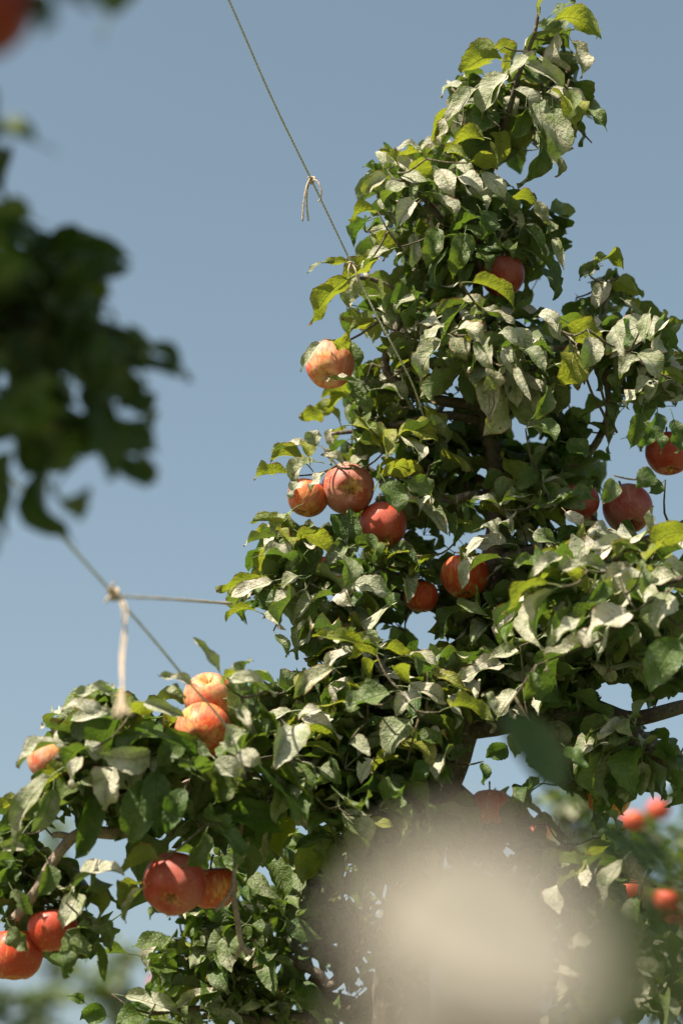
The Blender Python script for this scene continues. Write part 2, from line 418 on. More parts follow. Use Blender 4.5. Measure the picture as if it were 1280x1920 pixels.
# ------------------------------------------------------------------ crown outline of the main tree, read off in the photograph's pixels
OUT = [
 [(1005,-40),(1090,-40),(1085,25),(1125,35),(1132,82),(1095,62),(1065,70),(1094,110),(1092,148),(1065,145),(1062,165),(1080,178),(1112,205),(1138,248),(1085,238),(1082,265),(1052,332),(1030,322),(1022,262),(1012,305),(988,346),(963,346),(960,318),(932,315),(915,285),(850,285),(822,272),(820,212),(858,170),(825,182),(828,165),(862,150),(860,100),(885,83),(950,90),(985,92),(1008,50)],
 [(765,265),(820,265),(860,280),(905,285),(935,320),(985,365),(1030,375),(1042,430),(1058,460),(1058,505),(1040,562),(1018,552),(985,510),(975,560),(1000,590),(1050,590),(1066,595),(1070,555),(1088,500),(1130,486),(1168,495),(1200,540),(1205,590),(1245,588),(1300,600),(1300,1960),
  (100,1960),(110,1915),(140,1900),(125,1865),(200,1870),(222,1850),(270,1845),(285,1812),(245,1775),(255,1758),(330,1755),(300,1720),(245,1715),(232,1690),(255,1640),(240,1625),(255,1600),(240,1592),(232,1592),(180,1550),(165,1582),(142,1612),(130,1530),(88,1540),(35,1600),(30,1555),(62,1460),(38,1438),(60,1385),(78,1360),(112,1328),(142,1288),(190,1275),(222,1300),(262,1322),(305,1312),(350,1270),(400,1262),(425,1255),(470,1235),(500,1275),(545,1300),(540,1285),(515,1250),(520,1195),(560,1170),(550,1160),(520,1185),(490,1150),(460,1160),(422,1168),(435,1120),(403,1110),(440,1075),(488,1072),(480,1045),(490,1025),(455,1022),(480,978),(545,978),(600,985),(620,975),(590,960),(545,945),(540,915),(478,905),(480,880),(510,845),(560,825),(588,808),(560,795),(560,770),(612,745),(600,725),(570,712),(562,650),(605,640),(650,600),(625,590),(600,612),(583,600),(590,545),(630,525),(618,508),(588,515),(572,502),(590,488),(640,490),(688,470),(665,445),(655,410),(690,345),(678,312),(705,308),(712,278)],
 [(-40,1500),(35,1495),(40,1520),(10,1550),(70,1580),(110,1622),(160,1612),(200,1615),(232,1645),(222,1672),(185,1682),(200,1700),(232,1700),(205,1740),(222,1775),(205,1800),(198,1842),(185,1795),(165,1800),(145,1812),(130,1832),(75,1800),(60,1840),(-40,1840)],
]
HOLES = [
 [(430,1172),(500,1172),(520,1190),(518,1262),(540,1290),(500,1272),(470,1232),(400,1195)],
 [(735,1190),(765,1200),(790,1190),(822,1200),(842,1230),(800,1228),(760,1212),(700,1180)],
 [(1045,748),(1100,735),(1120,770),(1122,795),(1085,788),(1050,780)],
 [(1152,835),(1172,850),(1205,890),(1235,895),(1280,900),(1280,960),(1262,978),(1225,970),(1228,930),(1200,895),(1172,890),(1155,868)],
 [(960,795),(985,800),(1008,828),(985,850),(965,830)],
 [(885,860),(905,850),(905,905),(885,930)],
 [(885,1400),(925,1395),(980,1385),(1000,1440),(995,1482),(960,1450),(935,1460),(900,1475),(860,1492),(862,1440)],
 [(1110,1285),(1150,1275),(1180,1310),(1170,1352),(1135,1330)],
 [(1205,1345),(1255,1335),(1282,1350),(1282,1412),(1240,1400)],
 [(470,1640),(520,1635),(560,1650),(530,1672),(490,1668)],
 [(1000,1500),(1040,1500),(1030,1530),(990,1525)],
 [(1150,1080),(1162,1075),(1165,1090)],
 [(740,1180),(800,1150),(810,1175)],
 [(1080,1590),(1130,1560),(1130,1610),(1095,1625)],
 [(1032,1500),(1095,1500),(1095,1556),(1032,1556)],
 [(1168,1522),(1215,1522),(1215,1562),(1168,1562)],
 [(1156,1652),(1194,1652),(1194,1692),(1156,1692)],
 [(1228,1650),(1330,1650),(1330,1765),(1240,1755)],
 [(1180,1560),(1240,1560),(1280,1600),(1240,1640),(1190,1600)],
]
def inside(poly, x, y):
    c = np.zeros(np.shape(x), bool); n = len(poly); j = n - 1
    for i in range(n):
        xi, yi = poly[i]; xj, yj = poly[j]
        if yi != yj:
            c ^= ((yi > y) != (yj > y)) & (x < (xj - xi) * (y - yi) / (yj - yi) + xi)
        j = i
    return c
GX, GY = np.meshgrid(np.arange(-60, 1340, 4.0), np.arange(-60, 1980, 4.0))
MASK = np.zeros(GX.shape, bool)
for p in OUT: MASK |= inside(p, GX, GY)
HM_ = np.zeros(GX.shape, bool)
for p in HOLES: HM_ |= inside(p, GX, GY)
for _i in range(1):
    q_ = HM_.copy(); q_[1:] |= HM_[:-1]; q_[:-1] |= HM_[1:]; q_[:, 1:] |= HM_[:, :-1]; q_[:, :-1] |= HM_[:, 1:]; HM_ = q_
MASK &= ~HM_
def in_mask(x, y):
    i = int((y + 60) / 4); j = int((x + 60) / 4)
    if i < 0 or j < 0 or i >= MASK.shape[0] or j >= MASK.shape[1]: return True
    return bool(MASK[i, j])

# ------------------------------------------------------------------ apples (thing list first: leaves keep clear of the ones in view)
# x, y, diameter px, real diameter, (axis toward calyx in camera terms: right, up, toward camera), redness, bloom, warm, keep-clear, label
APPLES = [
 (942,518,84,.083,(.05,-.95,.3),.98,.22,.12,1,'deep red apple alone under the upper leaves, highest apple in the tree'),
 (618,684,92,.085,(-.12,-.62,.75),.66,.62,.75,1,'pale pink apple at the left edge of the crown, open sky on its left'),
 (577,934,78,.080,(-.3,-.8,.3),.70,.25,.85,1,'orange and red striped apple half hidden at the left of a hanging cluster of three'),
 (653,918,99,.085,(.12,-.05,.98),.84,.50,.35,1,'pinkish red speckled apple showing its calyx, foremost of the hanging three'),
 (718,984,90,.084,(.05,-.80,.50),.90,.22,.55,1,'red apple with orange patches, lowest of the cluster of three'),
 (604,1062,44,.070,(0,-1,.2),.85,.15,.8,1,'small glimpse of orange red apple between leaves below the cluster of three'),
 (872,1080,92,.084,(.05,-.92,.35),.72,.12,.85,1,'orange apple with a long pale leaf hanging across its front beside the trunk'),
 (789,1118,64,.078,(-.1,-.9,.2),.80,.1,.75,0,'orange red apple nearly hidden in dark leaves left of the trunk'),
 (1083,942,78,.082,(0,-.9,.3),.96,.30,.2,0,'dull red apple behind leaves just left of the dark dusty apple'),
 (1176,954,94,.085,(.10,-.75,.62),.97,.30,.10,1,'dark red dusty round apple hanging whole in shade at the right'),
 (1252,850,88,.084,(.05,-.9,.4),.99,.12,.22,1,'shiny crimson apple against the right side below pale leaves'),
 (392,1306,94,.0745,(0,.2,.1),.58,.42,.95,1,'peach coloured sunlit apple, upper one of the pair crossed by the wire'),
 (380,1370,106,.0825,(-.15,-.42,.85),.66,.30,.95,1,'bright orange red apple with dark calyx, lower one of the pair crossed by the wire'),
 (322,1362,56,.070,(0,-.9,.2),.40,.15,.95,0,'orange apple mostly behind leaves at the left of the sunlit pair'),
 (96,1424,88,.0685,(-.2,-.9,.1),.66,.62,.85,1,'pink apple behind pale leaves at the far left end of the lower limb'),
 (122,1482,62,.074,(0,-.9,.3),.85,.15,.8,0,'orange red apple below the pink one at the far left end of the lower limb'),
 (328,1658,120,.0915,(-.10,-.50,.85),.97,.28,.30,1,'big dark red apple with deep calyx hollow under the lower limb'),
 (398,1664,92,.0725,(.1,-.9,.1),.72,.12,.55,1,'red and yellow apple behind the big dark red one, next to the dead twig'),
 (98,1744,94,.073,(.1,-.93,.25),.90,.12,.50,1,'red apple with fine streaks near the bottom left, upper right one of two'),
 (28,1790,108,.084,(.0,-.93,.3),.84,.10,.50,1,'red and orange apple cut by the left edge of the picture, lower one of two'),
 (918,1512,74,.080,(0,-.9,.3),.85,.35,.6,0,'red apple top showing above the pale blur at the foot of the trunk'),
 (1140,1492,86,.082,(-.3,-.9,.2),.60,.08,.45,0,'dark orange apple hidden in shade under the right limb'),
]
DEPTH_AT = lambda s, px: s * FPX / px
apple_info = []
for a in APPLES:
    d = DEPTH_AT(a[3], a[2]) if a[2] >= 74 else 3.95
    if a[0] < 460 and a[1] > 1250 and a[2] < 74: d = 3.62
    d = min(d, 3.84)
    apple_info.append((P(a[0], a[1], d), a[2] * d / FPX / 2, d))

# ------------------------------------------------------------------ hand-placed leaves: base x y, tip x y, width, colour, facing   (blocks give the depth)
HERO = """
#3.78
1040 38 1128 72 38 Y u;1008 22 1036 -8 25 Y u;1033 28 1078 0 25 G t;1048 58 1064 135 46 B t;1070 76 1090 146 38 B d
932 96 864 138 46 Y u;946 138 904 224 52 D t;890 165 838 246 46 D t;966 116 1060 165 46 D t;1036 203 1045 306 54 D d
1010 255 968 346 46 G d;1045 293 1044 333 25 B d;1078 214 1137 247 32 G d;1064 164 1096 215 32 D d;936 248 930 313 36 Y u
932 212 870 250 56 G d;864 154 824 183 20 D t;846 212 826 274 22 B t;964 168 1000 222 42 D d;906 258 850 276 36 Y u
985 200 955 262 40 G d;1010 190 1020 262 36 M t;925 90 960 120 34 Y u;1000 112 960 150 40 D t;1030 165 1062 200 34 D t
745 312 712 280 24 Y u;716 326 680 312 18 G u;790 285 742 282 22 D t;800 288 832 274 20 B t;872 294 830 288 24 Y u
730 335 677 368 32 B t;766 350 716 393 44 D t;776 378 745 428 42 D d;755 330 812 344 28 D t;702 394 657 416 28 Y u
690 414 662 460 30 G u;824 318 848 372 38 D t;864 300 892 352 28 D t;904 324 946 376 34 D t;800 364 856 416 36 D d
958 368 1008 386 26 Y u;958 394 976 432 24 D t;900 394 906 448 46 G d;1004 376 1030 422 26 B d;776 438 775 508 28 D d
730 468 680 505 36 D t;656 494 602 494 16 Y u;602 492 576 513 11 D t;650 524 585 608 40 Y u;660 514 655 576 45 D d
702 600 654 622 30 Y u;786 558 740 586 28 D t;1004 478 1035 563 38 G d;1036 448 1056 507 18 D t;885 300 930 318 28 Y u
860 330 905 360 34 D t;740 300 780 330 30 B t;780 300 800 350 30 Y u;840 280 880 300 24 Y t;930 370 965 410 34 M t
985 430 1020 470 34 M d;700 440 720 490 34 Y u;820 430 800 500 40 G d;870 440 850 520 40 G d;915 350 950 350 24 D t
#3.66
885 530 966 582 28 Y u;842 643 788 714 62 D t;858 618 904 646 42 B t;850 632 872 678 36 B t;904 638 926 697 44 D t
912 690 904 737 50 B d;950 650 972 706 28 D t;968 614 986 667 34 D t;1008 636 998 672 32 D t;1038 595 1052 642 32 D t
1066 606 1134 652 44 Y u;1106 632 1094 692 46 D d;1062 630 1050 686 34 B d;968 690 996 752 22 D t;1022 722 988 790 36 G d
1074 660 1058 726 62 Y d;1010 590 1044 612 30 D t;868 560 905 590 30 B t;880 590 940 600 28 D t;900 600 880 640 30 Y t
940 620 965 650 30 D t;920 585 965 612 26 B t;830 610 800 640 30 D t;985 655 1020 700 30 M t
1196 663 1232 713 48 D t;1200 674 1164 711 40 D t;1246 714 1214 758 32 D t;1220 710 1194 738 32 D t;1200 728 1174 766 32 D t
1202 774 1180 842 46 G d;1232 774 1198 838 38 G d;1228 708 1290 722 20 Y u;1216 588 1205 642 32 D t;1154 624 1170 673 20 D t
#3.85
1122 500 1084 526 30 M d;1120 497 1096 522 26 D t;1114 500 1168 506 34 Y u;1132 528 1114 582 38 D t;1154 526 1198 552 26 Y u
1170 564 1204 602 18 D t;1186 580 1180 622 24 D u;1214 645 1272 656 16 Y u;1236 620 1246 590 26 Y u;1085 560 1070 600 32 G d
1125 560 1070 605 24 G u;1262 640 1290 600 30 M t;1250 660 1285 690 34 M t
670 720 611 717 26 D t;700 706 738 668 22 Y u;710 710 756 704 28 D t;714 728 766 766 36 D t
790 640 747 632 18 D t;600 646 564 700 18 D t;580 834 509 849 24 D t
700 640 668 612 26 Y u;690 630 640 600 22 Y u;655 740 690 790 34 M t;650 640 668 700 34 G d
#3.80
643 872 602 856 28 D t;650 868 690 856 24 B t;592 866 547 912 42 D t;612 885 581 922 22 D t;572 868 507 864 38 Y u
540 888 476 896 30 Y u;580 858 568 832 28 Y u;590 836 595 804 32 D t;625 836 626 804 26 D t
655 866 665 842 22 B t;710 885 746 862 18 Y u
650 962 650 1034 60 G t
#3.70
550 992 467 980 24 Y u;520 1006 456 1022 20 D u;494 1040 553 1064 44 D t;490 1080 405 1108 28 Y u;510 1090 424 1126 28 D t
480 1146 424 1166 24 Y u;540 1128 478 1140 38 G d;626 1114 552 1168 42 D t;642 1044 644 1102 48 M d;664 1094 728 1114 42 D t
640 1110 660 1136 34 D t;576 1163 560 1236 22 M t;518 1190 539 1232 24 M d;570 1040 540 1090 32 G u;590 1000 620 1040 34 Y u
540 1030 520 990 30 Y u;700 1110 745 1150 40 G d;560 1080 525 1105 30 D t;600 1120 610 1165 34 G d;700 1060 730 1020 30 Y u
936 1046 865 1112 38 D t;868 1022 882 1066 30 Y d;1006 956 935 944 40 M t;930 946 880 942 22 D t;1040 932 1034 880 46 M u
1044 946 1118 940 34 G t;1000 998 1050 1018 32 M t;870 980 840 1000 34 Y u;900 990 935 1010 30 D t;905 1010 875 1050 28 D t
960 1000 925 980 30 D t;1060 960 1090 1000 30 D t;1000 880 960 915 34 G d;1000 800 1040 830 40 G d;1060 830 1110 850 42 G d
#3.42
1050 1044 994 1084 28 D t;1136 1064 1044 1070 30 D t;1200 1034 1104 1030 26 D t;1182 1058 1121 1119 30 B t;1292 1004 1226 1036 50 Y u
1026 1094 950 1152 38 Y u;1036 1108 1004 1186 50 D t;1176 1148 1092 1212 66 D t;1096 1160 1030 1207 38 D t;1096 1208 1019 1256 38 D t
1252 1114 1226 1194 68 D t;1266 1080 1200 1112 48 D t;1194 1050 1202 1122 32 M d;1240 1060 1285 1090 40 D t;1150 1040 1180 1010 24 Y u
1060 1070 1100 1110 34 Y u;1130 1090 1100 1130 30 G d;1272 1200 1218 1297 64 M d;1210 1050 1245 1020 30 Y u;1190 1080 1225 1070 30 Y u
#3.62
942 1246 862 1281 44 D t;966 1214 914 1236 32 D t;966 1294 931 1352 40 D t;1076 1254 1014 1337 50 G u;986 1374 965 1421 40 G d
950 1398 911 1421 38 G d;906 1432 904 1471 24 G d
#3.42
1168 1612 1130 1702 38 D t;1206 1750 1141 1744 24 D t;1194 1800 1242 1852 46 D t
1222 1896 1124 1889 44 D t;1106 1760 1064 1776 36 D t;1000 1260 980 1310 34 G d;930 1330 905 1300 26 D t;1060 1400 1100 1440 36 G d
#3.55
682 1210 586 1194 26 Y t;656 1224 606 1256 38 D t;624 1254 549 1311 48 B t;730 1298 644 1330 62 M t;656 1274 630 1326 30 D t
706 1224 654 1230 28 Y u;724 1214 776 1239 22 Y u;768 1228 823 1263 26 B t;814 1260 880 1296 24 Y t;764 1288 839 1319 34 D t
792 1308 740 1346 38 D t;844 1326 926 1352 28 Y u;772 1348 720 1422 64 M t;746 1424 699 1452 42 Y u;702 1424 675 1470 32 D t
568 1344 642 1382 26 D t;560 1366 636 1396 34 Y u;568 1400 636 1420 20 Y t;546 1334 485 1381 44 D t;450 1414 493 1436 32 D t
558 1478 576 1556 52 D t;648 1518 691 1597 54 D t;690 1540 741 1551 24 Y t;500 1468 480 1516 40 M d;700 1240 690 1275 26 Y u
740 1250 770 1285 30 Y u;680 1300 640 1290 26 Y u;600 1330 560 1350 28 D t;660 1390 690 1420 34 D t;600 1440 640 1470 40 M t
780 1390 830 1400 34 G t;800 1430 770 1470 36 G d;620 1420 590 1470 38 G d;520 1400 560 1440 36 D t;640 1340 610 1370 30 D t
#3.20
224 1398 250 1487 72 D t;216 1438 200 1522 64 D t;106 1394 36 1441 42 D t;94 1458 32 1592 34 D t;132 1380 77 1361 44 D t
206 1300 141 1306 32 D t;190 1330 114 1328 32 D t;216 1340 124 1356 28 D t;252 1370 374 1421 30 G t;270 1318 346 1346 30 D t
346 1312 311 1298 30 D t;230 1346 302 1334 36 Y u;360 1282 299 1269 20 D t;412 1262 364 1194 24 D t;420 1282 449 1264 22 Y u
470 1292 468 1234 44 M t;480 1340 474 1276 24 G u;404 1424 453 1470 52 D t;466 1374 424 1406 38 D t;448 1410 490 1436 34 D t
272 1464 238 1590 64 G d;296 1448 300 1562 52 G d;172 1488 140 1612 42 G d;346 1478 310 1562 42 G d;302 1598 238 1626 40 Y u
264 1658 228 1702 36 Y u;272 1658 240 1722 16 B t;388 1556 344 1626 38 G d;160 1400 120 1450 40 G u;150 1420 140 1480 30 D t
340 1400 300 1440 44 G d;420 1440 400 1510 50 G d;240 1340 215 1300 26 Y u;430 1270 520 1300 30 D t;100 1480 60 1560 40 M d
420 1560 440 1628 40 G d;130 1440 80 1480 34 Y u;190 1420 160 1390 34 D t;440 1330 470 1370 30 D t;330 1330 312 1372 22 Y u
#3.30
36 1500 -12 1526 22 Y u;140 1664 233 1642 52 D t;152 1668 120 1736 48 D t;112 1640 60 1630 36 G d;46 1592 0 1590 26 D t
24 1668 58 1716 28 M t;20 1738 52 1782 36 G t;144 1740 208 1766 36 M t;164 1684 232 1706 24 G u;184 1768 193 1840 22 G d
114 1784 130 1832 52 G d;134 1758 166 1802 32 G d;60 1600 20 1570 34 G d;90 1620 70 1680 36 G d;40 1630 0 1660 40 G d
#3.80
312 1764 249 1776 34 G d;332 1814 271 1816 34 G d;235 1868 346 1906 34 D t;268 1904 218 1922 50 G d;460 1640 522 1690 36 M t
422 1860 329 1890 28 D t;420 1880 374 1892 26 D t;160 1880 125 1866 20 G d;200 1905 150 1912 44 G d;285 1870 300 1830 22 G u
500 1612 528 1690 40 G d;380 1730 340 1760 32 G t;400 1790 370 1830 30 M t;540 1730 600 1760 34 G t;560 1850 600 1890 34 G d
#3.70
714 896 790 888 36 Y u
#3.70
722 904 745 968 46 M d
#3.70
764 904 810 936 46 M d
#3.70
730 880 770 880 26 Y u
#3.97
636 790 580 770 26 Y u
#3.97
632 840 650 802 30 Y u
#3.97
676 756 600 750 22 Y u
#3.97
602 774 560 782 30 Y u
#3.60
1262 786 1270 850 34 G d;1215 800 1240 850 30 G d;1230 1004 1222 948 24 D t;1225 890 1190 915 36 G d;1150 900 1128 945 34 G d
#3.74
896 470 922 508 42 G d;930 462 962 484 38 G d;625 640 660 660 26 Y u;560 905 545 935 26 D t;1106 905 1088 940 30 G d;1240 905 1215 925 30 G d
"""
FACE = {'t': (-0.30, -0.80, 0.52), 'd': (0.42, -0.86, 0.10), 'u': (-0.15, 0.30, 0.94)}
heroes = []; hd = 3.8
for line in HERO.strip().splitlines():
    if line.startswith('#'): hd = float(line[1:]); continue
    for rec in line.split(';'):
        f = rec.split(); bx, by, tx, ty, w = map(float, f[:5])
        d = RD(bx, by, hd) + R.uniform(-0.05, 0.05); nv = np.array(FACE[f[6]]) + RN.normal(0, 0.16, 3)
        dd = d + R.uniform(-0.012, 0.018) + (0.02 if f[6] == 'u' else -0.012)
        wr = w / FPX * d * (1.6 if f[6] == 'u' else 1.18)
        # never inside an apple: pull in front
        b = P(bx, by, d); t = P(tx, ty, dd)
        for (c, r, ad) in apple_info:
            for q in (0.0, 0.35, 0.7, 1.0):
                pt = b + (t - b) * q
                if np.linalg.norm(pt - c) < r * 1.12:
                    sft = ad - r * 1.18 - (pt - CAM) @ FW
                    if sft < 0:
                        b = b + FW * sft; t = t + FW * sft
        heroes.append(place_hero(b, t, nv, wr, LM[f[5]]))

# ------------------------------------------------------------------ limbs of the main tree (photograph pixels + depth)
def L3(pts): return np.array([P(*p) for p in pts])
def L3r(pts): return np.array([P(x, y, RD(x, y, d)) for x, y, d in pts])
LIMBS = [  # (points, radius start, radius end)
 ('trunk', [(690,2800,3.80),(720,2200,3.82),(760,1760,3.84),(815,1520,3.85),(868,1340,3.86),(900,1200,3.87),(926,1080,3.88),(938,960,3.88),(928,860,3.88),(912,760,3.88),(895,640,3.9),(890,520,3.9),(900,400,3.9),(930,290,3.88),(965,190,3.85),(985,120,3.82),(1005,60,3.8),(1014,8,3.8)], .052, .003),
 ('branch', [(872,1362,3.86),(930,1362,3.82),(1000,1345,3.78),(1080,1340,3.74),(1160,1368,3.70),(1240,1415,3.66),(1330,1470,3.6)], .019, .015),
 ('branch', [(1290,1330,3.7),(1190,1350,3.72),(1130,1330,3.74),(1060,1300,3.76),(960,1280,3.84),(905,1270,3.87)], .010, .014),
 ('branch', [(850,1400,3.86),(760,1420,3.78),(660,1420,3.68),(560,1430,3.58),(460,1440,3.46),(360,1440,3.38),(260,1430,3.32),(160,1430,3.28),(100,1420,3.26)], .020, .004),
 ('branch', [(905,1180,3.87),(820,1140,3.9),(720,1110,3.9),(620,1090,3.88),(520,1090,3.84),(470,1110,3.8)], .012, .003),
 ('branch', [(936,930,3.88),(880,930,3.84),(815,944,3.92),(740,930,3.95),(690,880,3.96),(610,850,3.92)], .009, .004),
 ('branch', [(935,940,3.88),(890,900,3.95),(855,930,3.98),(835,890,4.0),(870,840,3.98),(880,800,3.96)], .009, .004),
 ('branch', [(912,790,3.88),(850,775,3.86),(790,780,3.88),(700,800,3.92),(620,815,3.92)], .009, .003),
 ('branch', [(905,760,3.88),(800,740,3.88),(720,690,3.86),(738,620,3.86),(760,560,3.88),(700,520,3.86),(640,520,3.84)], .011, .003),
 ('branch', [(893,600,3.9),(940,620,3.84),(1000,650,3.78),(1060,650,3.76)], .009, .003),
 ('branch', [(893,500,3.9),(850,440,3.86),(800,380,3.84),(760,340,3.82)], .009, .003),
 ('branch', [(895,480,3.9),(950,440,3.88),(1010,430,3.86)], .008, .003),
 ('branch', [(938,900,3.88),(1000,880,3.9),(1080,870,3.9),(1130,780,3.88),(1125,680,3.86),(1130,590,3.86),(1140,530,3.86)], .010, .003),
 ('branch', [(1350,760,3.85),(1260,700,3.78),(1210,680,3.74),(1160,640,3.8)], .010, .003),
 ('branch', [(935,1050,3.88),(1010,1030,3.8),(1080,1060,3.7),(1160,1080,3.6),(1230,1090,3.55),(1300,1080,3.5)], .012, .005),
 ('branch', [(1330,960,3.8),(1240,1000,3.78),(1160,1010,3.8),(1090,960,3.85)], .008, .003),
 ('branch', [(770,1700,3.84),(700,1750,3.86),(620,1850,3.88),(590,1825,3.88),(520,1795,3.88),(440,1822,3.88),(360,1790,3.86)], .014, .005),
 ('branch', [(760,1800,3.84),(640,1900,3.88),(590,1835,3.9),(570,1930,3.92)], .010, .008),
 ('branch', [(740,1950,3.84),(620,1940,3.88),(560,1912,3.88),(480,1915,3.88),(380,1890,3.86),(280,1900,3.84)], .012, .004),
 ('branch', [(450,1440,3.46),(300,1500,3.44),(240,1560,3.42),(170,1562,3.4),(135,1572,3.38),(95,1620,3.36),(60,1680,3.36),(30,1720,3.38)], .012, .007),
 ('branch', [(135,1572,3.38),(110,1565,3.37),(96,1566,3.36)], .006, .004),
 ('branch', [(860,1480,3.86),(1000,1600,3.84),(1120,1680,3.8),(1220,1760,3.78),(1300,1800,3.75)], .014, .006),
]
tree = empty('apple_tree', tuple(np.array([0.12, 3.75, 0])))
tag(tree, 'tall apple tree with dusty pale leaves and red apples, filling the right of the view', 'apple tree')
TO = np.array(tree.location)
skel = []; trunk_obj = None; branch_objs = []
for i, (nm, pts, r0, r1) in enumerate(LIMBS):
    w = L3r(pts)
    if nm == 'trunk':
        g = w[0].copy(); g[2] = -0.05; g = g + np.array([-0.02, 0, 0]); w = np.vstack([[g], [(g + w[0]) / 2 + np.array([.02, 0, .0])], w])
    c = catmull(w, 7)
    c = c + np.array([[noise.noise(Vector((*(p * 6), ))) * 0.010, noise.noise(Vector((*(p * 6 + 9), ))) * 0.010, noise.noise(Vector((*(p * 6 + 30), ))) * 0.008] for p in c])
    t = np.linspace(0, 1, len(c)); rad = r0 + (r1 - r0) * t ** (0.8)
    if nm == 'trunk':
        rad = np.interp(t * 19, [0, 3, 4, 5, 6, 7, 8, 9, 10, 12, 14, 17, 19], [.075, .05, .042, .036, .031, .027, .022, .017, .013, .010, .006, .004, .0025])
    o = link(nm, tube_mesh(nm, [tube(c - TO, rad, 12, 0.16, i * 7)], M_DEAD if pts[0][:2] in ((450, 1440), (135, 1572)) else M_BARK), tree)
    if nm == 'branch': branch_objs.append(o)
    for p in c: skel.append(p)
skel = np.array(skel)

# ------------------------------------------------------------------ spurs of leaves through the crown
# cx cy rx ry depth depth-radius n leaf-scale colour weights D M G Y B
LOBES = [
 (975,190,135,110,3.86,.12,36,1.0,(.45,.2,.2,.1,.05)),
 (1045,70,45,60,3.82,.04,3,.9,(.3,.2,.2,.2,.1)),
 (840,390,175,115,3.88,.15,36,.85,(.38,.2,.27,.1,.05)),
 (900,500,150,80,3.92,.12,16,.95,(.1,.25,.6,.05,0)),
 (655,555,75,65,3.88,.08,15,.8,(.3,.2,.25,.25,0)),
 (930,650,190,90,3.82,.14,30,1.0,(.45,.2,.2,.05,.1)),
 (745,680,110,120,3.88,.12,36,.75,(.2,.3,.35,.15,0)),
 (680,790,125,60,3.82,.10,20,.75,(.25,.3,.3,.15,0)),
 (1135,560,65,80,3.9,.09,11,.85,(.3,.25,.35,.1,0)),
 (1215,680,105,110,3.82,.12,26,.85,(.4,.25,.25,.1,0)),
 (1000,830,170,110,3.97,.12,34,.95,(.02,.2,.75,.03,0)),
 (850,850,130,120,3.98,.12,30,.8,(.02,.2,.75,.03,0)),
 (720,900,120,80,3.80,.10,16,.85,(.2,.3,.4,.1,0)),
 (560,900,80,55,3.80,.06,7,.8,(.4,.2,.2,.2,0)),
 (570,1070,150,95,3.82,.12,32,.85,(.3,.25,.3,.15,0)),
 (760,1080,120,110,3.88,.12,26,.85,(.08,.25,.62,.05,0)),
 (980,1000,120,90,3.82,.10,20,.9,(.3,.3,.35,.05,0)),
 (1000,1130,110,90,3.80,.12,18,.9,(.2,.3,.4,.1,0)),
 (1150,1110,150,110,3.62,.12,22,1.1,(.5,.2,.2,.1,0)),
 (1180,1250,130,90,3.78,.12,24,.9,(.1,.3,.55,.05,0)),
 (1010,1290,110,80,3.78,.10,20,.9,(.25,.3,.4,.05,0)),
 (860,1230,90,70,3.88,.10,12,.85,(.1,.3,.55,.05,0)),
 (700,1330,180,130,3.72,.14,50,.95,(.42,.22,.24,.1,.02)),
 (530,1370,130,110,3.58,.12,32,.95,(.42,.22,.26,.1,0)),
 (280,1370,220,90,3.40,.12,40,.95,(.45,.2,.25,.1,0)),
 (170,1430,130,80,3.36,.10,20,.95,(.4,.2,.3,.1,0)),
 (340,1490,200,90,3.46,.12,36,1.1,(.05,.2,.73,.02,0)),
 (600,1500,220,100,3.64,.14,44,.95,(.2,.25,.5,.05,0)),
 (800,1480,120,110,3.74,.10,18,.95,(.1,.3,.6,0,0)),
 (1150,1440,160,80,3.82,.12,24,.85,(.1,.25,.6,.05,0)),
 (1080,1350,100,60,3.84,.10,12,.85,(.1,.3,.6,0,0)),
 (60,1620,150,100,3.46,.10,22,.9,(.2,.25,.5,.05,0)),
 (120,1730,110,80,3.48,.10,14,.85,(.2,.3,.45,.05,0)),
 (450,1700,190,100,3.92,.14,36,.76,(.1,.25,.62,.03,0)),
 (400,1840,240,90,3.90,.14,38,.78,(.2,.25,.5,.05,0)),
 (680,1700,160,160,3.95,.14,36,.75,(.12,.28,.6,0,0)),
 (700,1860,200,90,3.95,.14,24,.75,(.2,.3,.5,0,0)),
 (930,1680,160,180,3.98,.14,36,.75,(.12,.28,.6,0,0)),
 (1180,1660,100,90,3.58,.08,11,.95,(.5,.2,.25,.05,0)),
 (1180,1830,140,110,3.52,.10,22,.95,(.5,.2,.25,.05,0)),
 (1215,1400,110,50,3.62,.05,9,.9,(.3,.3,.35,.05,0)),
 (1000,1560,120,50,3.9,.08,10,.8,(.1,.3,.6,0,0)),
]
KEYS = 'DMGYBPK'
sun_np = np.array(SUN)
clear_apples = [(c, r, d, APPLES[i][0], APPLES[i][1], APPLES[i][2] / 2) for i, (c, r, d) in enumerate(apple_info) if APPLES[i][8]]
bright = [(apple_info[i][0], apple_info[i][1]) for i in (1, 3, 4, 11, 12, 6, 2)]
bright_heroes = [h for h in heroes if h.m in (0, 3, 4) and R.random() < 0.75]
BH = np.array([h.mid for h in bright_heroes])
HM = np.array([h.mid for h in heroes])
spurs = []; rleaves = []
nrej = 0
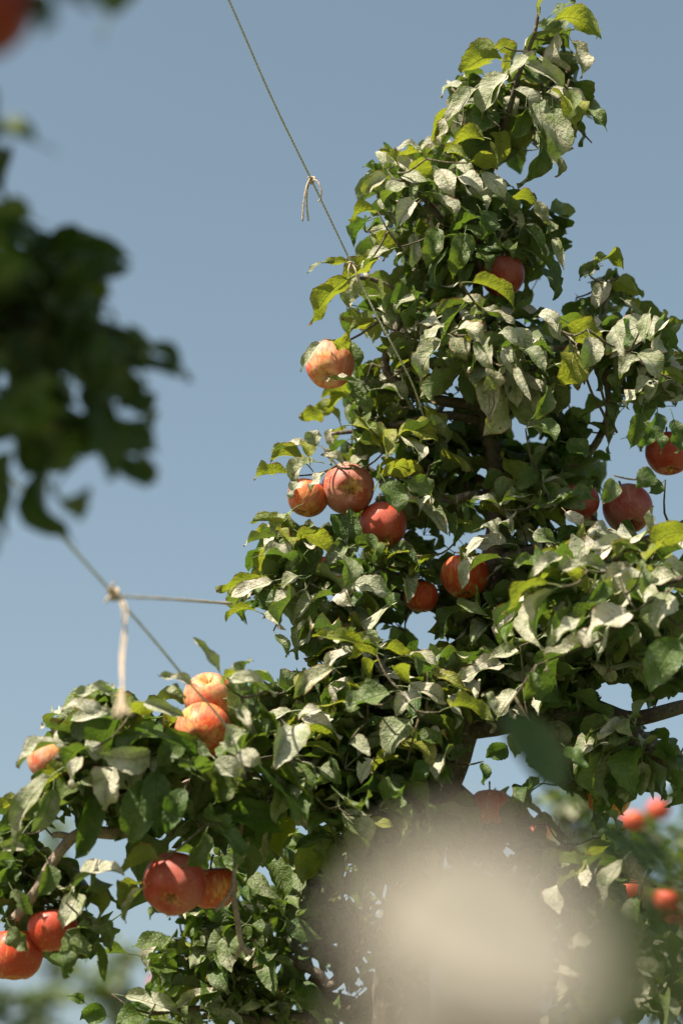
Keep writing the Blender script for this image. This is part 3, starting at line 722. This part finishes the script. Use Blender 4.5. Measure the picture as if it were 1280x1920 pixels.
for (cx, cy, rx, ry, d, rd, n, ls, wts) in LOBES:
    made = 0; tries = 0; n = int(n * .88 + .5); ls *= 1.1
    while made < n and tries < n * 14:
        tries += 1
        v = RN.normal(0, 1, 3); v /= np.linalg.norm(v); rad = R.random() ** 0.45
        x, y, dz = cx + v[0] * rx * rad, cy + v[1] * ry * rad, RD(cx, cy, d) + v[2] * rd * rad
        if not in_mask(x, y): continue
        p = P(x, y, dz)
        if any(np.linalg.norm(p - c) < r * 1.15 for c, r, _ in apple_info): continue
        outw = nrm(p - P(cx, cy, d)); axis = nrm(outw * 0.5 + np.array([0, 0, 0.75]) + RN.normal(0, .25, 3))
        k = R.randint(6, 9); a0 = R.uniform(0, 6.28)
        e1 = nrm(np.cross(axis, (0.3, 0.8, 0.1))); e2 = np.cross(axis, e1); got = 0
        for j in range(k):
            a = a0 + j * 2.4; el = R.uniform(-0.25, 0.85)
            dr = nrm((e1 * math.cos(a) + e2 * math.sin(a)) * math.cos(el) + axis * math.sin(el) * 0.8 + outw * 0.25)
            dr = nrm(dr + np.array([0, 0, -0.38]))
            nm = nrm(np.array([0, 0, 0.85]) + np.array([dr[0], dr[1], 0]) * 0.75 + outw * 0.25 + RN.normal(0, .38, 3))
            sc = ls * R.choice((R.uniform(0.42, 0.8), R.uniform(0.75, 1.28), R.uniform(0.8, 1.2)))
            m = LM[R.choices(KEYS[:len(wts)], wts)[0]]
            ok = False
            for _t in range(3):
                l = place_leaf(p, dr, nm, sc, m)
                mx, my, md = proj(l.mid); tx, ty, _ = proj(l.tip)
                bx_, by_, _ = proj(l.b); sw = l.A @ VAR[l.v]['Y'] * VAR[l.v]['W'] * 0.42; w1 = proj(l.mid + sw); w2 = proj(l.mid - sw)
                if in_mask(mx, my) and (in_mask(tx, ty) or R.random() < .22) and in_mask(w1[0], w1[1]) and in_mask(w2[0], w2[1]) and in_mask((mx + tx) / 2, (my + ty) / 2): ok = True; break
                dr = nrm(-dr + RN.normal(0, .5, 3))
            if not ok: nrej += 1; continue
            if cy > 300 and noise.noise(Vector(l.mid * 8.5)) < -0.25: continue
            # keep fruit visible and sunlit fruit and leaves open to the sun
            bad = False
            for c, r, ad, ax, ay, ar in clear_apples:
                if np.linalg.norm(l.mid - c) < r + 0.02 or np.linalg.norm(l.tip - c) < r + 0.004: bad = True; break
                if md < ad and (math.hypot(mx - ax, my - ay) < ar * 1.12 or math.hypot(tx - ax, ty - ay) < ar * 0.95): bad = True; break
            if bad: continue
            for c, r in bright:
                q = l.mid - c; s = q @ sun_np
                if s > 0 and np.linalg.norm(q - s * sun_np) < r + 0.030: bad = True; break
            if bad: continue
            q = l.mid - BH; s = q @ sun_np; dist = np.linalg.norm(q - s[:, None] * sun_np, axis=1)
            if np.any((s > 0.004) & (s < 0.55) & (dist < 0.030)): continue
            q = HM - l.mid                       # right in front of a hand-placed leaf
            hx, hy = abs(q @ RT), abs(q @ UP); fr = q @ FW
            if np.any((fr > 0.0) & (fr < 0.30) & (np.hypot(hx, hy) < 0.026)): continue
            rleaves.append(l); got += 1
        if got >= 2: spurs.append(p)
        made += 1
#print('spurs', len(spurs), 'leaves', len(rleaves), 'heroes', len(heroes))

# twig network: each spur and each hand-placed leaf hangs from the nearest wood
nodes = [p for p in spurs]
for h in heroes:
    b = h.b
    if all(np.linalg.norm(b - q) > 0.06 for q in nodes): nodes.append(b)
nodes = np.array(nodes); conn = skel.copy(); left = list(range(len(nodes)))
dist = np.min(np.linalg.norm(nodes[:, None] - conn[None], axis=2), axis=1); near = np.argmin(np.linalg.norm(nodes[:, None] - conn[None], axis=2), axis=1)
anchor = [conn[j] for j in near]; done = np.zeros(len(nodes), bool); twigs = []
for _ in range(len(nodes)):
    i = int(np.argmin(np.where(done, 1e9, dist))); done[i] = True
    a, b = anchor[i], nodes[i]; D = np.linalg.norm(b - a)
    mx, my, md = proj((a + b) / 2)
    over = any(md < ad + .02 and math.hypot(mx - A_[0], my - A_[1]) < A_[2] * .62 for A_, (_, _, ad) in zip(APPLES, apple_info))
    if over: new = [b]
    elif D > 0.12: new = [b]
    elif D > 0.004:
        mid = (a + b) / 2 + np.array([0, 0, -0.10 * D]) + RN.normal(0, .05 * D, 3)
        tl = catmull([a, mid, b], 3); r0 = min(.0030, .0013 + D * .012)
        new = [mid, b]
        # the twig must not cross an open patch of sky in full length
        twigs.append(tube(tl - TO, np.linspace(r0, .0012, len(tl)), 5, 0))
    else: new = [b]
    for q in new:
        dd = np.linalg.norm(nodes - q, axis=1); up = dd < dist
        for u in np.where(up & ~done)[0]: dist[u] = dd[u]; anchor[u] = q
tag(link('twigs', tube_mesh('twigs', twigs, M_TWIG), tree), kind='stuff')

# which leaves show largest: an item buffer
def rank(leaves):
    W, H = 320, 480; zb = np.full((H, W), 1e9); ib = np.full((H, W), -1, int)
    for i, l in enumerate(leaves):
        s = VAR[l.v]; n = 15 * 5; V = (s['V'][:n] @ l.A.T + l.b).reshape(15, 5, 3)
        A = np.concatenate([V, (V[:, :-1] + V[:, 1:]) / 2], 1); A = np.concatenate([A, (A[:-1] + A[1:]) / 2], 0).reshape(-1, 3)
        x, y, d = proj(A); xi = (x / 4).astype(int); yi = (y / 4).astype(int)
        k = (xi >= 0) & (yi >= 0) & (xi < W) & (yi < H)
        xi, yi, d = xi[k], yi[k], d[k]
        w = d < zb[yi, xi]
        zb[yi[w], xi[w]] = d[w]; ib[yi[w], xi[w]] = i
    c = np.bincount(ib[ib >= 0], minlength=len(leaves)); return c
allL = heroes + rleaves
cnt = rank(allL); order = np.argsort(-cnt)
big = order[:300]; rest = [allL[i] for i in order[300:]]
def leaf_object(l, parent, origin):
    o = link('leaf', leaf_mesh(l.v, l.m), parent)
    M = Matrix([[*l.A[0], l.b[0] - origin[0]], [*l.A[1], l.b[1] - origin[1]], [*l.A[2], l.b[2] - origin[2]], [0, 0, 0, 1]])
    o.matrix_local = M
    return o
# matrix_local drops shear; shear is baked by using a private mesh only where it matters
def leaf_exact(l, parent, origin):
    A = l.A; X = A[:, 0]; 
    G = A.T @ A; sh = abs(G[0, 1]) + abs(G[0, 2]) + abs(G[1, 2])
    if sh < 0.02 * np.trace(G): return leaf_object(l, parent, origin)
    s = VAR[l.v]; me = mesh_np('leaf', s['V'] @ A.T, s['F'], s['uv'], [LMATS[l.m]])
    return link('leaf', me, parent, loc=tuple(l.b - origin))
for i in big: leaf_exact(allL[i], tree, TO)
tag(link('foliage', join_leaves('foliage', rest, origin=TO), tree), kind='stuff')

# dead twig hanging under the lower limb
dt = [tube(catmull(L3r([(458,1430,3.40),(455,1500,3.36),(450,1560,3.33),(441,1620,3.31),(438,1670,3.30),(446,1730,3.30),(455,1775,3.30),(474,1788,3.30)]), 5) - TO, np.interp(np.linspace(0,1,36), [0,.5,.62,.9,1], [.0038,.0040,.0052,.0042,.0052]), 8, .3),
      tube(catmull(L3r([(439,1660,3.30),(425,1685,3.29),(404,1708,3.28)]), 5) - TO, np.linspace(.0042,.0034,11), 8, .3),
      tube(catmull(L3r([(441,1625,3.31),(458,1603,3.30),(466,1578,3.30)]), 4) - TO, np.linspace(.0042,.0022,9), 7, .3),
      tube(catmull(L3r([(455,1770,3.30),(448,1785,3.30),(440,1798,3.30)]), 3) - TO, np.linspace(.0035,.0024,7), 7, .3)]
tag(link('dead_twig', tube_mesh('dead_twig', dt, M_DEAD), tree), 'bare grey brown dead twig hanging below the lower limb')
# dark slender shoots in the gap at the right
for pts in ([(1092,690,3.78),(1110,740,3.78),(1132,780,3.78),(1140,828,3.78)], [(1118,690,3.79),(1130,745,3.79),(1146,790,3.79),(1156,812,3.79)]):
    link('shoot', tube_mesh('shoot', [tube(catmull(L3(pts), 5) - TO, .0022, 6, 0.1)], M_TWIG), tree)
link('shoot', tube_mesh('shoot', [tube(catmull(L3([(1075,232,3.78),(1092,250,3.78),(1109,268,3.78)]), 4) - TO, np.linspace(.0022,.001,9), 6)], M_TWIG), tree)

# ------------------------------------------------------------------ apples
def apple_mesh(rr):
    ns, nr = 40, 30; V = []; F = []
    lob = rr.uniform(0.015, 0.04); lp = rr.uniform(0, 6.28); con = rr.uniform(0.04, 0.16); hgt = rr.uniform(0.90, 0.98)
    asym = rr.uniform(-0.05, 0.05)
    for i in range(nr + 1):
        th = math.pi * i / nr                                   # 0 = stem end
        for q in range(ns):
            a = 2 * math.pi * q / ns
            r = math.sin(th) ** 0.86 if 0 < th < math.pi else 0
            z = math.cos(th)
            r *= 1 + con * z * 0.8
            top = math.exp(-(math.sin(th) / 0.34) ** 2) if z > 0 else 0
            bot = math.exp(-(math.sin(th) / 0.27) ** 2) if z < 0 else 0
            l5 = math.cos(5 * a + lp)
            zz = z * hgt - 0.44 * top + (0.30 + 0.03 * l5) * bot
            r *= 1 + lob * l5 * (0.3 + 0.9 * max(0, -z)) + asym * math.cos(a)
            if z < -0.5: zz += 0.03 * l5 * (-z - 0.5)
            V.append((r * math.cos(a), r * math.sin(a), zz))
    for i in range(nr):
        for q in range(ns):
            a = i * ns + q; b = i * ns + (q + 1) % ns; F.append((a, a + ns, b + ns, b))
    return np.array(V) * 0.0425, F
AM = []
for i in range(5):
    v, f = apple_mesh(random.Random(40 + i)); AM.append(mesh_np('apple_skin', v, f, None, [M_APPLE]))
def calyx_mesh():
    V, F = [], []
    for q in range(5):
        a = q * 2 * math.pi / 5
        for s, rad_, z in ((-.35, .0016, 0), (.35, .0016, 0), (.22, .0042, -.0022), (0, .0050, -.0052), (-.22, .0042, -.0022)):
            V.append((rad_ * math.cos(a + s), rad_ * math.sin(a + s), z))
        o = q * 5; F.append((o, o + 1, o + 2, o + 3, o + 4))
    me = bpy.data.meshes.new('calyx'); me.from_pydata(V, [], F); me.materials.append(M_CALYX); return me
ME_CAL = calyx_mesh()
ME_STEM = tube_mesh('stem', [tube(catmull([(0,0,.019),(.001,0,.032),(.004,.001,.045),(.009,.002,.056)], 3), np.linspace(.0014,.0022,10), 6, .1)], M_TWIG)
def make_apple(pos, diam, axis_cam, col, label, group=None, parts=True, name='apple', hi=None):
    root = empty(name, tuple(pos)); tag(root, label, 'apple', group)
    ax = nrm(axis_cam[0] * RT + axis_cam[1] * UP - axis_cam[2] * FW)     # calyx direction
    q = Vector(-ax).to_track_quat('Z', 'Y'); q = q @ Matrix.Rotation(R.uniform(0, 6.28), 3, 'Z').to_quaternion()
    root.rotation_mode = 'QUATERNION'; root.rotation_quaternion = q
    s = diam / 0.085; root.scale = (s, s, s)
    o = link('skin', AM[R.randrange(5)], root); o.color = (*col, 1)
    if parts:
        link('calyx', ME_CAL, root, (0, 0, -.0272)); link('stem', ME_STEM, root, (0, 0, 0))
    return root
for a, (c, r, d) in zip(APPLES, apple_info):
    make_apple(c, 2 * r, a[4], (a[5], a[6], a[7]), a[9])

# ------------------------------------------------------------------ wires and twine
def wire(pts, rad, label):
    w = L3(pts); c = catmull(w, 10)
    # two strands laid together
    T = nrm(w[-1] - w[0]); e1 = nrm(np.cross(T, (0, 0, 1))); e2 = np.cross(T, e1)
    root = empty('wire', tuple(w[0])); tag(root, label, 'wire', None)
    seg = np.linalg.norm(np.diff(c, axis=0), axis=1); S = np.concatenate([[0], np.cumsum(seg)]); n = int(S[-1] / 0.0028)
    s = np.linspace(0, S[-1], n); cc = np.stack([np.interp(s, S, c[:, k]) for k in range(3)], 1)
    for ph in (0, math.pi):
        an = s / 0.011 * 2 * math.pi + ph
        p = cc + (np.cos(an)[:, None] * e1 + np.sin(an)[:, None] * e2) * rad * 0.42
        link('strand', tube_mesh('strand', [tube(p - w[0], rad * 0.56, 6, 0)], M_WIRE), root)
    return root
wire([(330,-215,3.35),(430,2,3.5),(510,185,3.6),(585,340,3.68),(660,497,3.72),(705,590,3.72),(745,665,3.72),(775,725,3.74),(800,800,3.86)], .0019, 'taut grey support wire running from the top of the sky down into the tree crown')
wire([(-60,800,2.3),(80,964,2.66),(205,1105,3.0),(280,1190,3.16),(350,1275,3.30),(395,1325,3.36),(428,1368,3.38),(441,1400,3.38),(458,1450,3.42)], .0021, 'slack grey wire from the shaded branch down across the pair of sunlit apples')

def strand(pts, r0, r1, n=6, seed=0):
    c = catmull(L3(pts), n); k = len(c); rad = 0.66 * np.linspace(r0, r1, k) * (1 + 0.12 * np.sin(np.arange(k) * 1.7))
    return tube(c, rad, 8, 0.12, seed)
def twine(name, label, knot_c, knot_r, parts):
    root = empty(name, tuple(P(*knot_c))); tag(root, label, 'twine'); o = np.array(root.location)
    # knot: an overhand lump of three loops
    pts = []
    for i in range(60):
        t = i / 59 * 2 * math.pi
        x = math.sin(t) + 2 * math.sin(2 * t); y = math.cos(t) - 2 * math.cos(2 * t); z = -math.sin(3 * t)
        pts.append((RT * x * .42 + UP * y * .50 + FW * z * .5) * knot_r)
    link('knot', tube_mesh('knot', [tube(np.array(pts), knot_r * .40, 8, .15)], M_TWINE), root)
    for nm, pl, r0, r1 in parts:
        v, f, u = strand(pl, r0, r1)
        link(nm, tube_mesh(nm, [([p - o for p in v], f, u)], M_TWINE), root)
    return root
d1 = 3.67
twine('twine', 'short pale twine knotted on the upper wire with two hanging ends', (584,337,d1), .0040, [
 ('tail', [(582,332,d1),(574,352,d1-.01),(569,385,d1-.012),(567,415,d1-.012)], .0017, .0022),
 ('tail', [(583,334,d1),(576,356,d1-.008),(575,385,d1-.01),(578,414,d1-.01)], .0017, .0024),
 ('tail', [(586,336,d1),(596,341,d1-.008),(602,358,d1-.01),(601,372,d1-.008),(597,378,d1-.006)], .0016, .0020)])
twine('twine', 'pale twine wound on the upper wire where it enters the leaves', (658,496,3.70), .0036, [
 ('tail', [(657,492,3.70),(653,505,3.69),(656,520,3.69)], .0018, .0016),
 ('tail', [(661,496,3.70),(667,508,3.69),(670,530,3.69)], .0020, .0016)])
d2 = 3.0
twine('twine', 'long pale twine tied to the lower wire, one end stretched sideways and the rest hanging', (213,1113,d2), .0054, [
 ('strand', [(214,1116,d2),(240,1119,d2),(300,1122,d2+.12),(370,1127,d2+.3),(434,1132,d2+.5)], .0022, .0032),
 ('tail', [(214,1112,d2),(211,1100,d2-.01),(214,1092,d2-.01)], .0026, .0028),
 ('tail', [(210,1116,d2),(203,1121,d2-.01),(198,1130,d2-.01)], .0026, .0028),
 ('strand', [(222,1118,d2),(230,1140,d2-.02),(232,1165,d2-.03),(236,1190,d2-.06),(231,1240,d2-.12),(229,1290,d2-.18),(214,1345,d2-.24)], .0018, .0026),
 ('strand', [(226,1116,d2),(237,1138,d2-.02),(238,1158,d2-.03),(232,1185,d2-.06),(227,1240,d2-.12),(230,1290,d2-.18),(226,1346,d2-.24)], .0018, .0026),
 ('tail', [(230,1290,d2-.18),(232,1325,d2-.23),(246,1338,d2-.25)], .0020, .0030)])

# ------------------------------------------------------------------ second tree: the shaded branch at the left, out of focus
tree2 = empty('apple_tree', (-1.75, 1.75, 0)); T2 = np.array(tree2.location)
tag(tree2, 'shaded apple tree leaning in from the left with dark blurred leaves', 'apple tree')
b2 = [
 ('trunk', [np.array([-1.75,1.75,-.05]),np.array([-1.72,1.77,.6]),np.array([-1.68,1.80,1.3]),np.array([-1.62,1.85,2.1]),np.array([-1.5,1.9,2.9]),np.array([-1.42,1.92,3.4])], [.07,.02]),
 ('branch', [np.array([-1.62,1.85,2.1]),np.array([-1.2,1.95,2.28]),P(-300,760,2.4),P(-120,700,2.5),P(20,680,2.54),P(120,720,2.54)], [.026,.005]),
 ('branch', [np.array([-1.55,1.88,2.5]),np.array([-1.1,1.95,2.62]),P(-260,500,2.5),P(-90,420,2.6),P(-20,350,2.6),P(5,300,2.6)], [.014,.003]),
 ('branch', [np.array([-1.5,1.9,2.85]),np.array([-1.0,1.8,2.9]),P(-260,60,1.85),P(-100,-20,1.72),P(60,-50,1.7)], [.020,.004]),
]
sk2 = []
for i, (nm, w, r) in enumerate(b2):
    c = catmull(w, 7); link(nm, tube_mesh(nm, [tube(c - T2, np.linspace(r[0], r[1], len(c)), 10, .15, i)], M_BARK), tree2); sk2 += list(c)
HERO2 = """
#2.32
150 500 245 500 62 G d;240 690 346 706 48 G d;205 860 296 905 90 G d;110 850 140 1018 105 M t;20 850 15 1000 80 G u
-20 330 18 275 44 G d;160 640 215 610 60 G d;130 560 195 470 60 G d;60 470 110 450 50 G d;180 700 240 640 70 M d
220 760 290 800 70 M d;190 780 200 900 90 G d;150 620 180 720 80 M t;60 560 60 660 90 G d;120 760 90 880 90 G d
20 460 70 560 60 G d;-40 420 20 470 50 G d;100 500 150 560 80 G d;230 840 270 780 60 G d;40 740 -20 830 80 G d
-10 380 35 430 30 G d;250 700 200 740 60 M t;170 530 120 600 80 G d;90 660 30 740 90 G d;170 720 160 820 90 G d
-30 560 10 610 60 G d;100 590 190 590 70 G d;80 720 110 800 90 G d;-30 680 20 700 60 G d;-40 760 10 790 70 G d
130 470 246 486 56 G d;255 655 350 716 50 G d;190 800 296 850 80 M d;150 700 280 740 70 G d;120 800 200 860 90 G d;30 620 90 700 90 G d;-20 520 60 600 90 G d;60 800 40 900 80 G d;140 640 100 560 80 G d
#1.72
90 -60 184 16 66 G d;55 -20 70 70 70 G d;130 -70 110 0 60 G d
"""
h2 = []
for line in HERO2.strip().splitlines():
    if line.startswith('#'): hd = float(line[1:]); continue
    for rec in line.split(';'):
        f = rec.split(); bx, by, tx, ty, w = map(float, f[:5]); d = hd + R.uniform(-.05, .08)
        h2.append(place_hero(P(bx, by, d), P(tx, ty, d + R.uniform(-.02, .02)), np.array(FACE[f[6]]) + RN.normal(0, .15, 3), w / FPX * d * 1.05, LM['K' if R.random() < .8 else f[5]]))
ca = P(-48, 5, 1.72)
for (ox, oy, wx) in ((0, 0, .062), (.03, -.025, .055), (-.03, .03, .055), (.045, .03, .05)):  # leaves added sunward of the corner apple to shade it
    q = ca + np.array(SUN) * (.062 + abs(ox) * .2) + np.array([ox, oy, 0])
    h2.append(place_hero(q + np.array([-.055, 0, -.012]), q + np.array([.045, .0, -.02]), np.array(SUN), wx, LM['K']))
OUT2 = [(-400,-400),(-30,200),(18,280),(-5,330),(20,430),(110,440),(200,470),(240,480),(240,520),(200,540),(215,620),(250,660),(310,690),(280,750),(290,880),(200,880),(160,960),(100,900),(40,960),(-400,1100)]
HOLE2 = [[(10,460),(50,490),(50,520),(15,510)],[(0,695),(30,690),(35,745),(0,745)],[(10,600),(40,600),(30,640)],[(15,850),(50,860),(55,900),(20,880)],[(80,710),(120,715),(118,740),(82,738)]]
f2 = []
def cloud(center, rad, n, out, ls, wts, limits=None, lib=VAR):
    for _ in range(n):
        v = RN.normal(0, 1, 3); v /= np.linalg.norm(v); p = np.asarray(center) + v * np.asarray(rad) * R.random() ** .5
        axis = nrm(np.array([0, 0, .8]) + RN.normal(0, .4, 3)); e1 = nrm(np.cross(axis, (.3, .8, .1))); e2 = np.cross(axis, e1); a0 = R.uniform(0, 6)
        for j in range(R.randint(6, 9)):
            a = a0 + 2.4 * j
            dr = nrm(e1 * math.cos(a) + e2 * math.sin(a) + axis * R.uniform(-.2, .7)); nm = nrm(np.array([0, 0, 1.]) + RN.normal(0, .45, 3))
            l = place_leaf(p, dr, nm, ls * R.uniform(.7, 1.15), LM[R.choices(KEYS[:len(wts)], wts)[0]], lib)
            if limits and not limits(l): continue
            out.append(l)
def lim2(l):
    for q in (l.mid, l.tip):
        x, y, d = proj(q)
        if -60 < x < 1340 and -60 < y < 1980:
            if not inside(OUT2, np.array(x), np.array(y)): return False
            if any(inside(h, np.array(x), np.array(y)) for h in HOLE2): return False
    # keeps the sun free for the main crown: nothing far right of the limb
    return True
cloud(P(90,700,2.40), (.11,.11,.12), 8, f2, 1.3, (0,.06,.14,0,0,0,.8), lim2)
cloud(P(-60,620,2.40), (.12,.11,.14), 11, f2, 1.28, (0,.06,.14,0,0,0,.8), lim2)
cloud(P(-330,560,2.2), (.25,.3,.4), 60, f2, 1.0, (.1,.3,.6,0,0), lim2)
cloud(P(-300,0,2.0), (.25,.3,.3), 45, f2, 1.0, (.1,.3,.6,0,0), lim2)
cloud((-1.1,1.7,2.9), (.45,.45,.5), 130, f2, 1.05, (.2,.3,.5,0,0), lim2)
def shade(p, s, rad, n, ls=1.1):  # unseen leaf clump added between p and the sun, only to shade it
    cloud(np.asarray(p) + np.array(SUN) * s, rad, n, f2, ls, (.2,.3,.5,0,0), lim_off)
def lim_off(l):       # the added shading clumps stay above the picture
    for q in (l.mid, l.tip, l.b):
        x, y, d = proj(q)
        if d > 0.05 and -90 < x < 1370 and -90 < y < 2010: return False
    return True
shade(P(70,680,2.36), .80, (.26,.26,.12), 120)
shade(P(-40,420,2.35), .75, (.2,.2,.12), 40)
shade(P(-48,5,1.72), .24, (.13,.13,.06), 40)
shade(P(-30,15,1.72), .42, (.14,.14,.06), 34)
shade(P(1180,1790,1.15), .66, (.07,.07,.04), 7)
shade(P(1185,1600,1.35), .72, (.08,.06,.04), 7)
shade(P(1000,1400,2.13), .92, (.09,.09,.05), 9)
keep = [P(x, y, d) for x, y, d in ((229,1290,2.65),(214,1345,2.59),(231,1240,2.71),(232,1165,2.8),(213,1113,2.83),(300,1122,2.98),(246,1338,2.58),(900,1750,.74),(850,1850,.74),(950,1850,.75),(1020,1700,.75),(800,1700,.74),(700,1800,.74),(960,1620,.75))]
KP = np.concatenate([np.array(keep), BH, np.array([c for c, _ in bright])]); KR = np.concatenate([np.full(len(keep), .075), np.full(len(BH), .03), np.full(len(bright), .09)])
def clear(l):
    q = l.mid - KP; t = q @ sun_np; return not np.any((t > 0) & (np.linalg.norm(q - t[:, None] * sun_np, axis=1) < KR))
f2 = [l for l in f2 if clear(l)]
for w, r in (([np.array([-1.5,1.9,2.85]),np.array([-1.2,1.8,2.95]),np.array([-.8,1.9,3.0]),np.array([-.55,2.1,3.02])], (.016,.004)),  # unseen limbs added to carry the shading clumps
             ([np.array([-1.5,1.9,2.9]),np.array([-1.0,1.6,2.95]),np.array([-.5,1.5,2.75]),np.array([-.2,1.75,2.75])], (.014,.003)),
             ([np.array([-1.0,1.6,2.95]),np.array([-.5,1.3,2.5]),np.array([-.15,1.0,2.15])], (.010,.003))):
    c = catmull(w, 7)
    if all(lim_off(type('q', (), dict(mid=p, tip=p, b=p))) for p in c): link('branch', tube_mesh('branch', [tube(c - T2, np.linspace(r[0], r[1], len(c)), 8, .15)], M_BARK), tree2)
    else: print('branch in view, left out')
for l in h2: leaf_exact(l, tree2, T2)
tag(link('foliage', join_leaves('foliage', f2, origin=T2), tree2), kind='stuff')  # the tree's own leaves joined with the added shading clumps
make_apple(P(-48,5,1.72), .085, (.1,-.8,.4), (1.0,.05,.0), 'dark blurred apple cut off by the top left corner of the picture')

# ------------------------------------------------------------------ third tree: a shoot right by the lens, very out of focus
tree3 = empty('apple_tree', (0.55, 0.75, 0)); T3 = np.array(tree3.location)
tag(tree3, 'young apple shoot right in front of the lens, a huge soft pale blur', 'apple tree')
b3 = [('trunk', [np.array([.55,.75,-.05]),np.array([.53,.74,.8]),np.array([.46,.73,1.4]),np.array([.40,.74,1.62])], [.022,.010]),
      ('branch', [np.array([.46,.73,1.4]),P(1500,2700,.80),P(1150,2400,.78),P(900,2180,.74)], [.008,.0025]),
      ('branch', [np.array([.40,.74,1.62]),P(1650,1900,1.0),P(1420,1760,1.2),P(1330,1690,1.3),P(1275,1640,1.35)], [.007,.002]),
      ('branch', [P(1420,1760,1.2),P(1320,1900,1.2),P(1180,1960,1.15)], [.004,.002]),
      ('branch', [P(1420,1760,1.2),P(1350,1730,1.5),P(1240,1700,1.8),P(1130,1560,2.1),P(1060,1475,2.15)], [.003,.0012])]
for i, (nm, w, r) in enumerate(b3):
    c = catmull(w, 7); link(nm, tube_mesh(nm, [tube(c - T3, np.linspace(r[0], r[1], len(c)), 8, .1, i)], M_TWIG), tree3)
def h3(bx, by, tx, ty, d1_, d2_, w, n, m):
    leaf_exact(place_hero(P(bx, by, d1_), P(tx, ty, d2_), n, w, LM[m], NV), tree3, T3)
h3(1130,1800,630,1745,.67,.65,.072,(-.30,-.85,.45),'P')
h3(1110,2050,640,1945,.66,.645,.066,(-.30,-.85,.45),'P')
h3(900,2200,885,1625,.68,.675,.056,(-.30,-.80,.50),'P')
h3(1150,1960,1150,1630,1.15,1.12,.048,(.53,-.82,.0),'K')
h3(1275,1640,1085,1560,1.35,1.35,.024,(.2,-.3,.1),'K')
h3(1060,1475,930,1335,2.15,2.12,.056,(.56,-.80,-.02),'K')
h3(1320,1900,1230,1720,1.2,1.15,.05,(.55,-.8,-.0),'K')

# ------------------------------------------------------------------ trees of the next rows, far out of focus
def far_tree(x, y, h, rx, n, label, apples, seed, wts=(.35,.25,.35,.05,0)):
    root = empty('apple_tree', (x, y, 0)); o = np.array([x, y, 0.]); tag(root, label, 'apple tree')
    c = catmull([o + (0, 0, -.05), o + (.05, 0, h * .3), o + (-.04, .05, h * .62), o + (.03, 0, h * .97)], 6)
    link('trunk', tube_mesh('trunk', [tube(c - o, np.linspace(.07, .008, len(c)), 9, .2, seed)], M_BARK), root)
    out = []; ends = []
    for i in range(14):
        t = .35 + .6 * i / 14; a = i * 2.4 + seed; ln = rx * (1.15 - .75 * (t - .35) / .6) * R.uniform(.75, 1.1)
        s = o + np.array([0, 0, h * t]); e = s + np.array([math.cos(a) * ln, math.sin(a) * ln, .12 * ln])
        cc = catmull([s, (s + e) / 2 + (0, 0, .05), e], 4)
        link('branch', tube_mesh('branch', [tube(cc - o, np.linspace(.02, .005, len(cc)), 6)], M_BARK), root)
        ends.append((s, e))
    for s, e in ends:
        for q in (.35, .6, .8, 1.0):
            cloud(s + (e - s) * q, (.16, .16, .12), n, out, 1.0, wts, None, VLO)
    cloud(o + (0, 0, h * .95), (.14, .14, .2), n * 3, out, 1.0, wts, None, VLO)
    tag(link('foliage', join_leaves('foliage', out, lib=VLO, origin=o), root), kind='stuff')
    return root
def ground_xy(px, dist):
    p = P(px, 960, dist); return p[0], p[1]
def far_h(py, dist):   # height whose top shows at row py at that distance
    return P(640, py, dist)[2]
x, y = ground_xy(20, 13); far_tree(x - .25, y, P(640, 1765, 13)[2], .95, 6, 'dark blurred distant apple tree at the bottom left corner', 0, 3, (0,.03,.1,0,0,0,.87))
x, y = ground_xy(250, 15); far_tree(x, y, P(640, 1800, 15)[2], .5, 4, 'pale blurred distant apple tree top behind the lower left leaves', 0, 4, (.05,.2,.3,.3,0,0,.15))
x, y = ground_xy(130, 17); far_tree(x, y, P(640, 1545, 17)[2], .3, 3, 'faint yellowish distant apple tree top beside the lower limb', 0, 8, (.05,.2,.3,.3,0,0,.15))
x, y = ground_xy(1230, 7.2); far_tree(x + .1, y, P(640, 1500, 7.2)[2], .62, 6, 'blurred sunlit apple tree of the next row at the bottom right', 0, 5)
x, y = ground_xy(1060, 9.0); far_tree(x, y, P(640, 1500, 9.0)[2], .62, 7, 'blurred apple tree of the next row seen under the right limb', 0, 6)
FAR = [
 (1062,1528,9.0,'blurred bright red apple in the gap under the right limb'),
 (1186,1542,7.0,'blurred red apple just above the dark curved leaf at the right'),
 (1234,1518,7.5,'small blurred orange apple high at the right beside the dark limb'),
 (1176,1672,6.8,'blurred red apple behind the upright pale leaf at the lower right'),
 (1248,1690,6.75,'blurred crimson apple lower right between pale leaves'),
 (1278,1706,6.9,'blurred red apple touching the right edge of the picture, lower part'),
 (1268,1742,6.8,'blurred dark red apple under the ones at the right edge'),
 (1252,1792,6.7,'blurred orange apple low at the right behind dusty leaves'),
 (295,1846,10.5,'small blurred orange apple behind the lower left leaves'),
 (1010,1560,8.4,'faint red apple behind leaves above the pale blur'),
]
for (x, y, d, lb) in FAR:
    make_apple(P(x, y, d), .075, (0, -.9, .3), (.85, .15, .6), lb, 'blurred apples of the next row' if x > 900 else None)
